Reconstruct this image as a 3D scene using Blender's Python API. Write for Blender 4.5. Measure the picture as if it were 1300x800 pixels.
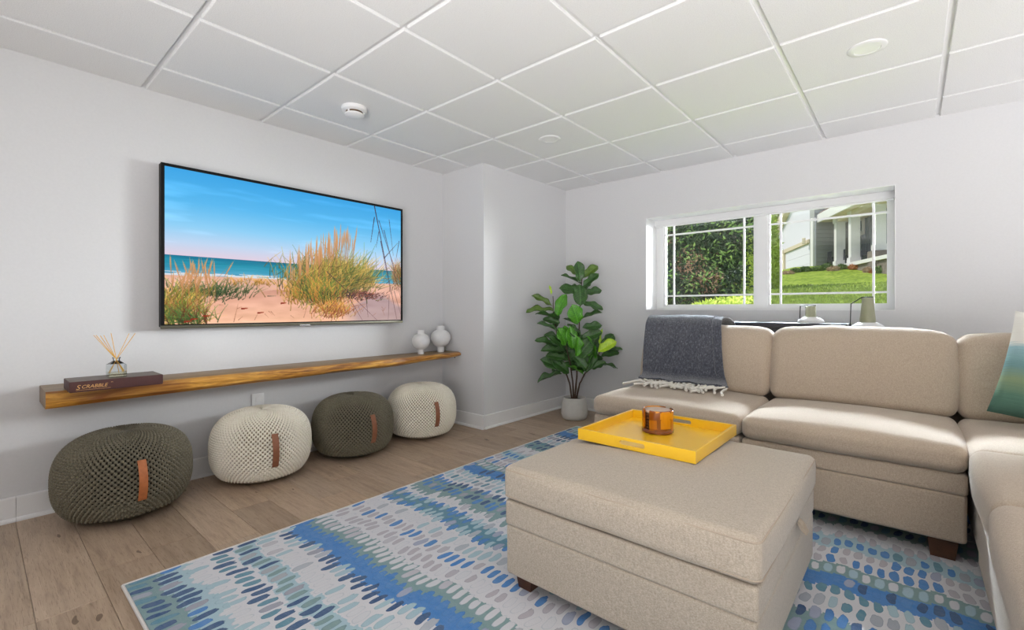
import bpy, bmesh, math, random
import numpy as np
from mathutils import Vector, Matrix, noise

for o in list(bpy.data.objects): bpy.data.objects.remove(o)
SC = bpy.context.scene
COL = SC.collection
PI = math.pi
random.seed(7)

# ------------------------------------------------------------------ camera
F, CX, CY, YAW, CZ = 588.2, 655.3, 392.5, 0.7056, 1.014
cam = bpy.data.cameras.new('camera'); camo = bpy.data.objects.new('camera', cam); COL.objects.link(camo)
cam.sensor_fit = 'HORIZONTAL'; cam.sensor_width = 36; cam.lens = F / 1300 * 36
cam.shift_x = (650 - CX) / 1300; cam.shift_y = (CY - 400) / 1300; cam.clip_start = .05; cam.clip_end = 300
camo.location = (0, 0, CZ); camo.rotation_euler = (PI / 2, 0, YAW)
SC.camera = camo
SC.view_settings.view_transform = 'Standard'; SC.view_settings.look = 'None'
SC.view_settings.gamma = 1; SC.view_settings.exposure = 0.0; SC.view_settings.use_curve_mapping = False

# ------------------------------------------------------------------ world, sun, area lights
W = bpy.data.worlds.new('sky'); SC.world = W; W.use_nodes = True
bg = W.node_tree.nodes['Background']
bg.inputs[0].default_value = (.62, .78, 1.0, 1); bg.inputs[1].default_value = .9
def lamp(name, kind, loc, target, energy, color=(1, 1, 1), size=None, sy=None):
    l = bpy.data.lights.new(name, kind); l.energy = energy; l.color = color
    o = bpy.data.objects.new(name, l); COL.objects.link(o); o.location = loc
    o.rotation_euler = (Vector(target) - Vector(loc)).to_track_quat('-Z', 'Y').to_euler()
    if kind == 'AREA':
        l.shape = 'RECTANGLE'; l.size = size; l.size_y = sy or size
    return o
s = lamp('sun', 'SUN', (-10, -6, 12), (0, -1.5, 0), 3.0, (1.0, .95, .86)); s.data.angle = .01
l = lamp('daylight_panel_low', 'AREA', (1.1, 7.8, 1.8), (-2.2, 2.6, 1.35), 145, (.95, .97, 1.0), 1.6, 1.2); l.data.spread = math.radians(80)  # added panel out of view, stands in for light through the window
l = lamp('daylight_panel_side', 'AREA', (2.5, 6.9, 1.75), (-1.9, 4.0, 1.3), 110, (.97, .98, 1.0), .9, 1.0); l.data.spread = math.radians(50)  # second unseen panel, added to push window light onto the chase
l = lamp('daylight_panel_high', 'AREA', (-2.3, 6.7, 4.35), (-.55, 2.6, .75), 860, (.80, .89, 1.0), 2.6, 1.7); l.data.spread = math.radians(42)  # unseen panel added above the view, for skylight on sofa and ottoman
lamp('added_fill', 'AREA', (1.0, -2.0, 1.7), (-1.4, 2.8, 1.25), 13, (1.0, .99, .975), 2.6, 1.2)  # unseen panel added behind the camera to lift the walls
l = lamp('added_uplight', 'AREA', (.9, -1.4, .38), (.1, .5, 2.3), 138, (1.0, .985, .985), 3.4, 1.8); l.data.spread = math.radians(104)  # upward panel added behind the camera to brighten the ceiling
lamp('added_uplight_far', 'AREA', (2.0, 3.0, .6), (1.2, 3.1, 2.3), 30, (.97, .98, 1.0), 1.4, 1.6)  # another added unseen uplight, for the ceiling near the window

# ------------------------------------------------------------------ node helper
class V:
    def __init__(s, nt, sock): s.nt = nt; s.s = sock
    def m(s, op, b=None, c=None):
        n = s.nt.nodes.new('ShaderNodeMath'); n.operation = op
        s.nt.links.new(s.s, n.inputs[0])
        for i, v in ((1, b), (2, c)):
            if v is None: continue
            if isinstance(v, V): s.nt.links.new(v.s, n.inputs[i])
            else: n.inputs[i].default_value = v
        return V(s.nt, n.outputs[0])
    def __add__(s, b): return s.m('ADD', b)
    def __sub__(s, b): return s.m('SUBTRACT', b)
    def __mul__(s, b): return s.m('MULTIPLY', b)
    def __truediv__(s, b): return s.m('DIVIDE', b)
    def floor(s): return s.m('FLOOR')
    def fract(s): return s.m('FRACT')
    def abs(s): return s.m('ABSOLUTE')
    def gt(s, b): return s.m('GREATER_THAN', b)
    def lt(s, b): return s.m('LESS_THAN', b)
class Mat:
    def __init__(s, name, rough=.6, spec=.5, metal=0.0, coat=0.0, sheen=0.0):
        s.m = bpy.data.materials.new(name); s.m.use_nodes = True; s.nt = s.m.node_tree
        s.b = s.nt.nodes['Principled BSDF']; s.b.inputs['Roughness'].default_value = rough
        s.b.inputs['Specular IOR Level'].default_value = spec; s.b.inputs['Metallic'].default_value = metal
        s.b.inputs['Coat Weight'].default_value = coat; s.b.inputs['Sheen Weight'].default_value = sheen
        s.tc = s.nt.nodes.new('ShaderNodeTexCoord')
    def node(s, t, **kw):
        n = s.nt.nodes.new('ShaderNode' + t)
        for k, v in kw.items():
            if k in n.inputs: s.put(n.inputs[k], v)
            else: setattr(n, k, v)
        return n
    def put(s, inp, v):
        if isinstance(v, V): s.nt.links.new(v.s, inp)
        elif isinstance(v, bpy.types.NodeSocket): s.nt.links.new(v, inp)
        elif isinstance(v, tuple) and len(v) == 3 and inp.type == 'RGBA': inp.default_value = (*v, 1)
        else: inp.default_value = v
    def obj(s, scale=(1, 1, 1), off=None, rot=(0, 0, 0)):
        mp = s.node('Mapping'); s.nt.links.new(s.tc.outputs['Object'], mp.inputs[0])
        mp.inputs['Scale'].default_value = scale; mp.inputs['Rotation'].default_value = rot
        if off is not None:
            s.put(mp.inputs['Location'], off)
        return mp.outputs[0]
    def noise(s, vec, scale, detail=3, rough=.5, dist=0, out=0):
        n = s.node('TexNoise', Scale=scale, Detail=detail, Roughness=rough, Distortion=dist)
        s.nt.links.new(vec, n.inputs['Vector']); return V(s.nt, n.outputs[out])
    def ramp(s, fac, stops, interp='LINEAR'):
        n = s.node('ValToRGB'); n.color_ramp.interpolation = interp
        e = n.color_ramp.elements
        while len(e) < len(stops): e.new(.5)
        for k, (p, c) in enumerate(stops): e[k].position = p; e[k].color = (*c, 1) if len(c) == 3 else c
        s.put(n.inputs[0], fac); return n.outputs[0]
    def mix(s, fac, a, b, mode='MIX'):
        n = s.node('Mix', data_type='RGBA', blend_type=mode)
        s.put(n.inputs[0], fac); s.put(n.inputs[6], a); s.put(n.inputs[7], b); return n.outputs[2]
    def color(s, c): s.put(s.b.inputs['Base Color'], c); return s
    def bump(s, h, strength=.3, dist=.002):
        n = s.node('Bump', Strength=strength, Distance=dist); s.put(n.inputs['Height'], h)
        s.nt.links.new(n.outputs[0], s.b.inputs['Normal']); return s
    def rough(s, v): s.put(s.b.inputs['Roughness'], v); return s
def srgb(r, g, b):
    f = lambda v: (v / 255 / 12.92) if v <= 10.3 else ((v / 255 + .055) / 1.055) ** 2.4
    return (f(r), f(g), f(b))
def plain(name, c, rough=.6, bump=None, var=.08, **kw):
    M = Mat(name, rough, **kw); v = M.obj()
    n = M.noise(v, bump[0] if bump else 8, 4)
    lo = tuple(x * (1 - var) for x in c); hi = tuple(min(1, x * (1 + var)) for x in c)
    M.color(M.ramp(n, [(.3, lo), (.7, hi)]))
    if bump: M.bump(n, bump[1], bump[2])
    return M.m

# ------------------------------------------------------------------ materials
def m_fabric(name, dark, light, scale=260, warm=None):
    M = Mat(name, .95, .15, sheen=.25); v = M.obj((1, 1, 1))
    a = M.noise(M.obj((1, .22, 1)), scale * 4.2, 3); b = M.noise(M.obj((.22, 1, .35)), scale * 4.2, 3)
    big = M.noise(v, 5, 3); slub = M.noise(M.obj((1, 1, .4)), scale * .7, 2)
    t = (a + b) * .42 + slub * .16
    c = M.ramp(t, [(.30, dark), (.70, light)])
    c = M.mix(big * .25, c, M.mix(1.0, c, (.88, .86, .84), 'MULTIPLY'))
    M.color(c); M.bump(t, .5, .0016); return M.m
MAT = {}
MAT['sofa'] = m_fabric('sofa_linen', srgb(150, 133, 115), srgb(206, 190, 171))
MAT['ottoman'] = m_fabric('ottoman_weave', srgb(142, 130, 114), srgb(210, 198, 182), 230)
MAT['piping'] = plain('piping_cord', srgb(176, 161, 144), .9, (300, .3, .001))
MAT['wall'] = plain('wall_paint', (.66, .66, .67), .85, (90, .12, .001), .015)
MAT['trim'] = plain('trim_paint', (.80, .80, .80), .42, None, .01)
MAT['frame'] = plain('window_vinyl', (.78, .78, .78), .35, None, .01)
MAT['slab'] = plain('plaster_slab', (.5, .5, .5), .9)
def m_tile():
    M = Mat('acoustic_tile', .95, .1); v = M.obj(); n = M.noise(v, 260, 3, .7); n2 = M.noise(v, 900, 2)
    M.color(M.ramp(n, [(.30, (.70, .70, .70)), (.52, (.84, .84, .84))])); M.bump(n + n2 * .5, .55, .003); return M.m
MAT['tile'] = m_tile()
MAT['grid'] = plain('grid_metal', (.78, .78, .78), .5, None, .01)
def m_plank():
    M = Mat('oak_plank', .42, .4)
    oi = M.node('ObjectInfo'); r = V(M.nt, oi.outputs['Random'])
    cmb = M.node('CombineXYZ'); M.put(cmb.inputs[0], r * 17.0); M.put(cmb.inputs[1], r * 31.0); M.put(cmb.inputs[2], r * 5.0)
    v = M.obj((1.3, 14, 14), cmb.outputs[0])
    g = M.noise(v, 3.0, 7, .62, .5); g2 = M.noise(M.obj((6, 120, 60), cmb.outputs[0]), 3, 3, .6)
    big = M.noise(M.obj((1.2, 4, 4), cmb.outputs[0]), 1.6, 3)
    c = M.ramp(g, [(.28, srgb(132, 110, 91)), (.45, srgb(168, 145, 123)), (.7, srgb(192, 170, 148))])
    c = M.mix(big.m('MULTIPLY', .55), c, srgb(196, 178, 158))
    c = M.mix((g2.lt(.40)) * .35, c, srgb(96, 74, 58))
    kn = M.noise(M.obj((3.2, 9, 9), cmb.outputs[0]), 1.3, 2, .4, 1.2)
    c = M.mix(kn.gt(.735) * .65, c, srgb(72, 52, 40))
    tint = M.ramp(r, [(0, (.80, .78, .76)), (.35, (.92, .90, .88)), (.7, (1.0, 1.0, 1.0)), (1, (1.10, 1.06, 1.02))])
    c = M.mix(1.0, c, tint, 'MULTIPLY'); M.color(c)
    M.bump(g + g2 * .4, .25, .0012); M.rough(g * .25 + .33); return M.m
MAT['plank'] = m_plank()
def m_live():
    M = Mat('live_edge_wood', .32, .5, coat=.15)
    v = M.obj((9, 1.5, 22)); g = M.noise(v, 2.2, 6, .6, 1.4); k = M.noise(M.obj((3, 2.2, 9)), 1.5, 3, .5, .8)
    c = M.ramp(g, [(.30, srgb(96, 58, 22)), (.44, srgb(158, 104, 40)), (.58, srgb(206, 150, 62)), (.75, srgb(232, 186, 96))])
    c = M.mix(M.ramp(k, [(.45, (0, 0, 0)), (.70, (1, 1, 1))]), c, srgb(132, 78, 30)); M.color(c); M.bump(g, .3, .002); return M.m
MAT['live'] = m_live()
def m_live_top():
    M = Mat('live_edge_top', .38, .5)
    v = M.obj((20, 1.1, 9)); g = M.noise(v, 2.4, 6, .6, .8)
    M.color(M.ramp(g, [(.3, srgb(98, 74, 46)), (.55, srgb(140, 112, 74)), (.75, srgb(160, 132, 92))])); M.bump(g, .2, .001); return M.m
MAT['live_top'] = m_live_top()
def m_knit(name, a, b):
    M = Mat(name, .7, .4, sheen=.15); v = M.obj(); n = M.noise(v, 220, 3); M.color(M.ramp(n, [(.3, a), (.65, b)])); M.bump(n, .2, .001); return M.m
MAT['knit_dark'] = m_knit('olive_rope', srgb(80, 75, 60), srgb(130, 123, 103))
MAT['knit_light'] = m_knit('cream_rope', srgb(230, 222, 204), srgb(250, 245, 232))
MAT['core_dark'] = plain('olive_gap_shade', srgb(34, 31, 24), .95, None, .1)  # shade between the knots, put into the colour of the gap faces
MAT['core_light'] = plain('cream_gap_shade', srgb(140, 126, 104), .95, None, .1)  # same painted gap shade for the cream poufs
MAT['canvas_dark'] = plain('olive_canvas', srgb(84, 80, 70), .9, (200, .2, .001))
MAT['canvas_light'] = plain('cream_canvas', srgb(206, 198, 184), .9, (200, .2, .001))
MAT['leather_tan'] = plain('tan_leather', srgb(176, 104, 58), .5, (60, .25, .001), .12)
MAT['leather_brown'] = plain('brown_leather', srgb(140, 90, 64), .5, (60, .25, .001), .12)
MAT['dark_leg'] = plain('walnut_leg', srgb(78, 46, 26), .4, (30, .2, .001), .2)
MAT['ceramic'] = plain('matte_ceramic', (.74, .74, .74), .7, (80, .15, .001), .02)
MAT['concrete'] = plain('pale_concrete', srgb(196, 194, 188), .8, (25, .2, .001), .05)
MAT['soil'] = plain('dark_soil', srgb(50, 40, 32), 1, (120, 1, .01), .4)
MAT['bark'] = plain('brown_bark', srgb(74, 56, 44), .85, (60, .8, .004), .3)
MAT['black'] = plain('black_metal', (.012, .012, .013), .4, None, .05)
MAT['bezel'] = plain('tv_bezel', (.003, .003, .003), .5, None, .05, spec=.2)
MAT['bezel_metal'] = plain('tv_lower_bezel', srgb(104, 102, 88), .35, None, .05, metal=.6)
MAT['silver'] = plain('silver_badge', (.7, .7, .72), .25, None, .02, metal=.9)
MAT['yellow'] = plain('yellow_lacquer', srgb(248, 196, 0), .38, None, .01, spec=.8, coat=1.0); MAT['yellow'].node_tree.nodes['Principled BSDF'].inputs['Coat Roughness'].default_value = .3
MAT['box_brown'] = plain('game_box_board', srgb(72, 38, 36), .55, (40, .1, .001), .08)
MAT['box_top'] = plain('game_box_lid', srgb(98, 84, 74), .45, (40, .1, .001), .06)
MAT['gold_ink'] = plain('gold_ink', srgb(212, 164, 100), .5, None, .05)
MAT['reed'] = plain('rattan_reed', srgb(222, 170, 62), .6, (60, .2, .001), .12)
MAT['navy'] = plain('navy_console', srgb(22, 26, 40), .4, None, .1)
MAT['white_plastic'] = plain('white_plastic', (.80, .80, .80), .4, None, .01)
MAT['dark_gap'] = plain('sensor_grille', srgb(98, 78, 58), .7, None, .1)
MAT['coaster'] = plain('coaster_wood', srgb(92, 56, 34), .4, (40, .1, .001), .2)
MAT['coaster_top'] = plain('coaster_face', srgb(196, 170, 150), .3, (60, .1, .001), .1)
def m_glass(name, tint=(1, 1, 1), rough=0.0, ior=1.45):
    m = bpy.data.materials.new(name); m.use_nodes = True; nt = m.node_tree; nt.nodes.clear()
    o = nt.nodes.new('ShaderNodeOutputMaterial'); t = nt.nodes.new('ShaderNodeBsdfTransparent'); g = nt.nodes.new('ShaderNodeBsdfGlossy')
    f = nt.nodes.new('ShaderNodeFresnel'); f.inputs[0].default_value = ior; x = nt.nodes.new('ShaderNodeMixShader')
    t.inputs[0].default_value = (*tint, 1); g.inputs['Roughness'].default_value = rough
    nt.links.new(f.outputs[0], x.inputs[0]); nt.links.new(t.outputs[0], x.inputs[1]); nt.links.new(g.outputs[0], x.inputs[2]); nt.links.new(x.outputs[0], o.inputs[0])
    return m
MAT['pane'] = m_glass('window_glass', (.97, .985, .98))
MAT['bottle_glass'] = m_glass('bottle_glass', (.90, .93, .94), .02, 1.5)
MAT['liquid'] = m_glass('scented_oil', (.96, .93, .80), .02, 1.33)
def m_frost():
    M = Mat('olive_frosted_glass', .35, .5); v = M.obj(); n = M.noise(v, 6, 2)
    M.color(M.ramp(n, [(.3, srgb(150, 152, 122)), (.7, srgb(176, 176, 150))])); M.b.inputs['Transmission Weight'].default_value = .35; return M.m
MAT['frost'] = m_frost()
def m_holder():
    M = Mat('amber_veneer', .18, .5, coat=.7)
    n = M.node('TexVoronoi', Scale=1.0, distance='CHEBYCHEV'); M.nt.links.new(M.obj((22, 22, 28)), n.inputs['Vector']); n.inputs['Randomness'].default_value = .35
    sp = M.node('SeparateColor'); M.nt.links.new(n.outputs['Color'], sp.inputs[0])
    g = M.noise(M.obj((30, 30, 6)), 6, 4)
    c = M.ramp(V(M.nt, sp.outputs[0]), [(0, srgb(122, 62, 14)), (.3, srgb(150, 80, 10)), (.55, srgb(190, 112, 12)), (.8, srgb(222, 148, 22))], 'CONSTANT')
    M.color(M.mix(g * .4, c, srgb(150, 80, 20))); return M.m
MAT['holder'] = m_holder()
MAT['holder_rim'] = plain('holder_rim_wood', srgb(124, 62, 26), .2, (40, .1, .001), .2, coat=.6)
def m_leaf(name, a, b):
    M = Mat(name, .38, .5); v = M.obj((1, 1, 1)); n = M.noise(v, 9, 3)
    sx = M.node('SeparateXYZ'); M.nt.links.new(M.tc.outputs['Object'], sx.inputs[0])
    x = V(M.nt, sx.outputs[0]); y = V(M.nt, sx.outputs[1])
    vein = ((y * 9.0 - x.abs() * 9.0).fract() - .5).abs().lt(.05)
    mid = x.abs().lt(.012)
    c = M.ramp(n, [(.3, a), (.7, b)])
    c = M.mix(vein.m('MAXIMUM', mid) * .45, c, tuple(min(1, q * 1.9 + .03) for q in b)); M.color(c)
    M.b.inputs['Subsurface Weight'].default_value = 0
    M.bump((y * 9.0 - x.abs() * 9.0).fract() * -1.0, .25, .02)
    return M.m
MAT['leaf'] = m_leaf('fig_leaf_green', srgb(38, 70, 30), srgb(62, 104, 44))
MAT['leaf_mid'] = m_leaf('fig_leaf_bright', srgb(58, 122, 28), srgb(92, 164, 40))
MAT['leaf_lime'] = m_leaf('fig_leaf_lime', srgb(150, 196, 30), srgb(190, 224, 60))
MAT['leaf_olive'] = m_leaf('fig_leaf_olive', srgb(62, 92, 28), srgb(96, 126, 44))
def m_throw():
    M = Mat('charcoal_wool', 1, .1, sheen=.5); n = M.noise(M.obj((3, 3, 1.2)), 40, 5, .75); n2 = M.noise(M.obj(), 300, 3)
    M.color(M.ramp(n * .7 + n2 * .3, [(.40, srgb(52, 54, 64)), (.56, srgb(86, 89, 99)), (.70, srgb(166, 168, 176))])); M.bump(n2 + n, .8, .006); return M.m
MAT['throw'] = m_throw()
MAT['wool_white'] = plain('fringe_wool', srgb(226, 222, 212), .95, (150, .7, .004), .06)
def m_pillow():
    M = Mat('ombre_pillow', .9, .2); sx = M.node('SeparateXYZ'); M.nt.links.new(M.tc.outputs['Object'], sx.inputs[0])
    n = M.noise(M.obj((3, 3, 60)), 4, 4); z = V(M.nt, sx.outputs[2]) + n * .05
    M.color(M.ramp(z, [(.0, srgb(62, 94, 84)), (.11, srgb(88, 122, 106)), (.18, srgb(130, 148, 116)), (.24, srgb(110, 146, 146)), (.325, srgb(150, 184, 190)), (.345, srgb(226, 224, 216)), (.6, srgb(232, 230, 224))]))
    M.bump(n, .4, .003); return M.m
MAT['pillow'] = m_pillow()
def m_rug():
    M = Mat('rug_pile', .95, .1, sheen=.15)
    sx = M.node('SeparateXYZ'); M.nt.links.new(M.tc.outputs['Object'], sx.inputs[0])
    x = V(M.nt, sx.outputs[0]); y = V(M.nt, sx.outputs[1])
    def wn(*vs):
        c = M.node('CombineXYZ')
        for i, q in enumerate(vs): M.put(c.inputs[i], q)
        n = M.node('TexWhiteNoise'); M.nt.links.new(c.outputs[0], n.inputs['Vector']); return V(M.nt, n.outputs['Value'])
    wob = M.noise(M.obj((1.0, 3, 1)), 2.0, 2)
    fine = M.noise(M.obj((80, 26, 1)), 1.0, 2)
    px, py = .040, .088
    u = x / px + wob * 1.3
    col = u.floor(); fu = (u.fract() - .5).abs()
    low = M.noise(M.obj((1.5, .8, 1)), 1.4, 2)
    jag = wn(col, 3.3) - .5
    yj = y + low * .07 - .035 + jag * .036 + (fine - .5) * .02
    v = yj / py; row = v.floor(); fv = (v.fract() - .5).abs()
    r1 = wn(col, row, 1.7); r2 = wn(col, row, 8.1); rr = wn(row, 5.5)
    wd = r2 * .12 + .29; ln = r1 * .12 + .34
    e = (fu / wd).m('POWER', 2.4) + (fv / ln).m('POWER', 2.6) + (fine - .5) * .8
    t = (yj - .34) / 3.06
    W, Li = srgb(226, 226, 230), srgb(196, 190, 198)
    N_, B, T_, S, P = srgb(48, 88, 136), srgb(70, 138, 208), srgb(98, 150, 172), srgb(132, 164, 166), srgb(176, 206, 216)
    bands = [(.34, S, N_, T_), (.455, P, B, N_), (.55, W, W, P), (.60, W, T_, N_), (.70, P, S, N_), (.79, W, W, P), (.85, W, N_, P), (.93, B, B, B), (1.02, S, W, W), (1.12, W, Li, W), (1.24, W, Li, B), (1.34, W, W, P),
             (1.43, T_, B, P), (1.54, W, S, W), (1.62, S, N_, B), (1.80, W, W, P), (1.87, W, T_, P), (2.0, B, B, N_), (2.1, S, W, P), (2.2, W, Li, B), (2.35, P, B, T_), (2.5, W, W, Li), (2.6, S, N_, T_), (2.8, W, W, P), (2.88, W, T_, N_), (3.04, B, N_, B), (3.15, P, S, N_)]
    td = ((row + .5) * py - .34) / 3.06
    q = lambda k: M.ramp(t if k == 1 else td, [((b[0] - .34) / 3.06, b[k]) for b in bands], 'CONSTANT')
    ground, ca, cb = q(1), q(2), q(3)
    dash = M.mix(r1.gt(.5), ca, cb)
    dash = M.mix((r2.gt(.86)) * .7, dash, Li)
    dash = M.mix(r2 * .08, dash, P)
    c = M.mix(e.lt(1.0), ground, dash)
    ring = e.gt(.72) * e.lt(1.0)
    c = M.mix(ring * .35, c, M.mix(1.0, c, (.50, .60, .68), 'MULTIPLY'))
    wash = M.noise(M.obj((6, 14, 1)), 3, 4, .7)
    c = M.mix((wash - .35) * .28, c, W)
    hz = M.noise(M.obj(), 420, 2)
    c = M.mix(hz.m('MULTIPLY', .4), c, M.mix(1.0, c, (.74, .74, .76), 'MULTIPLY'))
    M.color(c); M.bump(hz, .9, .004); return M.m
MAT['rug'] = m_rug()
MAT['rug_edge'] = plain('rug_binding', srgb(214, 210, 206), .9, (200, .4, .002), .05)

# ------------------------------------------------------------------ mesh helpers
class MB:
    def __init__(s): s.v = []; s.f = []; s.mi = []
    def add(s, vs, fs, mi=0):
        k = len(s.v); s.v += [tuple(p) for p in vs]; s.f += [tuple(i + k for i in f) for f in fs]; s.mi += [mi] * len(fs)
        return s
    def box(s, a, b, mi=0, bev=0):
        x0, y0, z0 = a; x1, y1, z1 = b
        if bev:
            vs, fs = rbox_data((x1 - x0, y1 - y0, z1 - z0), bev, 2, 1)
            return s.add([(p[0] + (x0 + x1) / 2, p[1] + (y0 + y1) / 2, p[2] + (z0 + z1) / 2) for p in vs], fs, mi)
        return s.add([(x0, y0, z0), (x1, y0, z0), (x1, y1, z0), (x0, y1, z0), (x0, y0, z1), (x1, y0, z1), (x1, y1, z1), (x0, y1, z1)],
              [(0, 3, 2, 1), (4, 5, 6, 7), (0, 1, 5, 4), (1, 2, 6, 5), (2, 3, 7, 6), (3, 0, 4, 7)], mi)
    def lathe(s, prof, c=(0, 0, 0), n=32, mi=0, a0=0, a1=2 * PI):
        full = abs(a1 - a0 - 2 * PI) < 1e-6; k = n if full else n + 1
        vs = []
        for r, z in prof:
            for i in range(k):
                a = a0 + (a1 - a0) * i / n; vs.append((c[0] + r * math.cos(a), c[1] + r * math.sin(a), c[2] + z))
        fs = []
        for j in range(len(prof) - 1):
            for i in range(n):
                i2 = (i + 1) % k; fs.append((j * k + i, j * k + i2, (j + 1) * k + i2, (j + 1) * k + i))
        return s.add(vs, fs, mi)
    def tube(s, pts, r, n=8, mi=0, cap=True):
        pts = [Vector(p) for p in pts]; rs = r if isinstance(r, (list, tuple)) else [r] * len(pts)
        vs = []; up = Vector((.13, .21, .97))
        for i, p in enumerate(pts):
            d = (pts[min(i + 1, len(pts) - 1)] - pts[max(i - 1, 0)]).normalized()
            a = d.cross(up)
            if a.length < 1e-3: a = d.cross(Vector((1, 0, 0)))
            a.normalize(); b = d.cross(a)
            for k in range(n):
                t = 2 * PI * k / n; vs.append(p + (a * math.cos(t) + b * math.sin(t)) * rs[i])
        fs = [(j * n + k, j * n + (k + 1) % n, (j + 1) * n + (k + 1) % n, (j + 1) * n + k) for j in range(len(pts) - 1) for k in range(n)]
        if cap: fs += [tuple(range(n - 1, -1, -1)), tuple((len(pts) - 1) * n + k for k in range(n))]
        return s.add(vs, fs, mi)
    def build(s, name, mats, parent=None, smooth=True, ang=40, loc=None):
        me = bpy.data.meshes.new(name); me.from_pydata(s.v, [], s.f); me.validate()
        for m in (mats if isinstance(mats, (list, tuple)) else [mats]): me.materials.append(m)
        if len(me.polygons) == len(s.mi): me.polygons.foreach_set('material_index', s.mi)
        bm = bmesh.new(); bm.from_mesh(me); bmesh.ops.recalc_face_normals(bm, faces=bm.faces); bm.to_mesh(me); bm.free()
        if smooth:
            me.polygons.foreach_set('use_smooth', [True] * len(me.polygons))
            try: me.set_sharp_from_angle(angle=math.radians(ang))
            except Exception: pass
        o = bpy.data.objects.new(name, me); COL.objects.link(o)
        if parent is not None: o.parent = parent
        if loc is not None: o.location = loc
        return o
def rbox_data(size, r, nr=3, ni=1):
    h = [q / 2 for q in size]; r = min(r, *[q * .999 for q in h])
    axes = []
    for a in range(3):
        k = ni if isinstance(ni, int) else ni[a]
        c = [-h[a] + r * (1 - math.cos(PI / 2 * i / nr)) if False else -h[a] + r * i / nr for i in range(nr)]
        inner = [-(h[a] - r) + 2 * (h[a] - r) * i / k for i in range(k + 1)]
        axes.append(c + inner + [-q for q in reversed(c)])
    idx = {}; vs = []; fs = []
    def vid(p):
        key = (round(p[0], 6), round(p[1], 6), round(p[2], 6))
        if key not in idx:
            q = Vector(p); inn = Vector([max(-(h[i] - r), min(h[i] - r, p[i])) for i in range(3)]); d = q - inn
            # equal-angle spacing in the rounded rim
            d = Vector([math.copysign(math.tan(abs(d[i]) / r * PI / 4) * r, d[i]) for i in range(3)])
            if d.length > 1e-9: q = inn + d.normalized() * r
            idx[key] = len(vs); vs.append(tuple(q))
        return idx[key]
    for a in range(3):
        b, c = (a + 1) % 3, (a + 2) % 3
        for sgn in (-1, 1):
            A, B = axes[b], axes[c]
            for i in range(len(A) - 1):
                for j in range(len(B) - 1):
                    q = []
                    for (ii, jj) in ((i, j), (i + 1, j), (i + 1, j + 1), (i, j + 1)):
                        p = [0, 0, 0]; p[a] = sgn * h[a]; p[b] = A[ii]; p[c] = B[jj]; q.append(vid(p))
                    if sgn < 0: q.reverse()
                    fs.append(tuple(q))
    return vs, fs
def cushion(name, a, b, r, mat, parent, crown=0, puff=0, wr=.003, seed=0, warp=None, res=14, wscale=5):
    size = [b[i] - a[i] for i in range(3)]; c = [(a[i] + b[i]) / 2 for i in range(3)]
    vs, fs = rbox_data(size, r, 4, res); out = []
    for p in vs:
        x, y, z = p; nx, ny, nz = x / (size[0] / 2), y / (size[1] / 2), z / (size[2] / 2)
        e = lambda t: max(0, 1 - abs(t) ** 2.6)
        if nz > 0: z += crown * e(nx) * e(ny) * nz
        x += puff * nx * e(ny) * e(nz); y += puff * ny * e(nx) * e(nz)
        q = Vector((x + c[0], y + c[1], z + c[2]))
        if wr:
            d = noise.noise(q * wscale + Vector((seed, 0, 0))) * wr + noise.noise(q * wscale * 3.3 + Vector((seed, 3, 0))) * wr * .35
            n = Vector((nx ** 3, ny ** 3, nz ** 3)); n = n.normalized() if n.length > 0 else n
            q += n * d
        if warp: q = Vector(warp(q, nx, ny, nz))
        out.append(q)
    return MB().add(out, fs).build(name, mat, parent, ang=80)
def empty(name, loc=(0, 0, 0), rz=0):
    o = bpy.data.objects.new(name, None); COL.objects.link(o); o.location = loc; o.rotation_euler = (0, 0, rz); o.empty_display_size = .1
    return o
def tag(o, label=None, cat=None, group=None, kind=None):
    if label: o['label'] = label
    if cat: o['category'] = cat
    if group: o['group'] = group
    if kind: o['kind'] = kind
    return o
def struct(o): o['kind'] = 'structure'; return o
CYW, SYW = math.cos(YAW), math.sin(YAW)
def at(u, v, Y):           # point on the plane y = Y seen at a pixel of the survey photograph
    r = (u - CX) / F; z = -(v - CY) / F; dx = r * CYW - SYW; dy = r * SYW + CYW; t = Y / dy
    return Vector((dx * t, Y, CZ + z * t))
def depth(u, v, d):        # point at distance d along the view axis
    r = (u - CX) / F; return Vector(((r * CYW - SYW) * d, (r * SYW + CYW) * d, CZ - (v - CY) / F * d))

# ================================================================== ROOM SHELL
XL, XR, YB, YW = -3.27, 3.0, -2.6, 4.02      # left wall, right wall, back wall, window wall (inner faces)
XC, YC = -2.745, 2.80                          # corner of the chase that stands in the far left corner
TZ = 2.25                                      # underside of the ceiling tiles
def wallbox(name, a, b):
    return struct(MB().box(a, b).build(name, MAT['wall'], smooth=False))
wallbox('wall_left', (XL - .12, YB - .12, 0), (XL, YW + .3, 2.4))
wallbox('wall_chase', (XL, YC, 0), (XC, YW, TZ))
wallbox('wall_right', (XR, YB - .12, 0), (XR + .12, YW + .3, 2.4))
wallbox('wall_back', (XL - .12, YB - .12, 0), (XR + .12, YB, 2.4))
WX0, WX1, WZ0, WZ1 = -1.856, -.078, 1.004, 1.851
w = MB(); T = .32
w.box((XL, YW, 0), (WX0, YW + T, 2.4)); w.box((WX1, YW, 0), (XR, YW + T, 2.4))
w.box((WX0, YW, 0), (WX1, YW + T, WZ0)); w.box((WX0, YW, WZ1), (WX1, YW + T, 2.4))
struct(w.build('wall_front', MAT['wall'], smooth=False))

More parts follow.
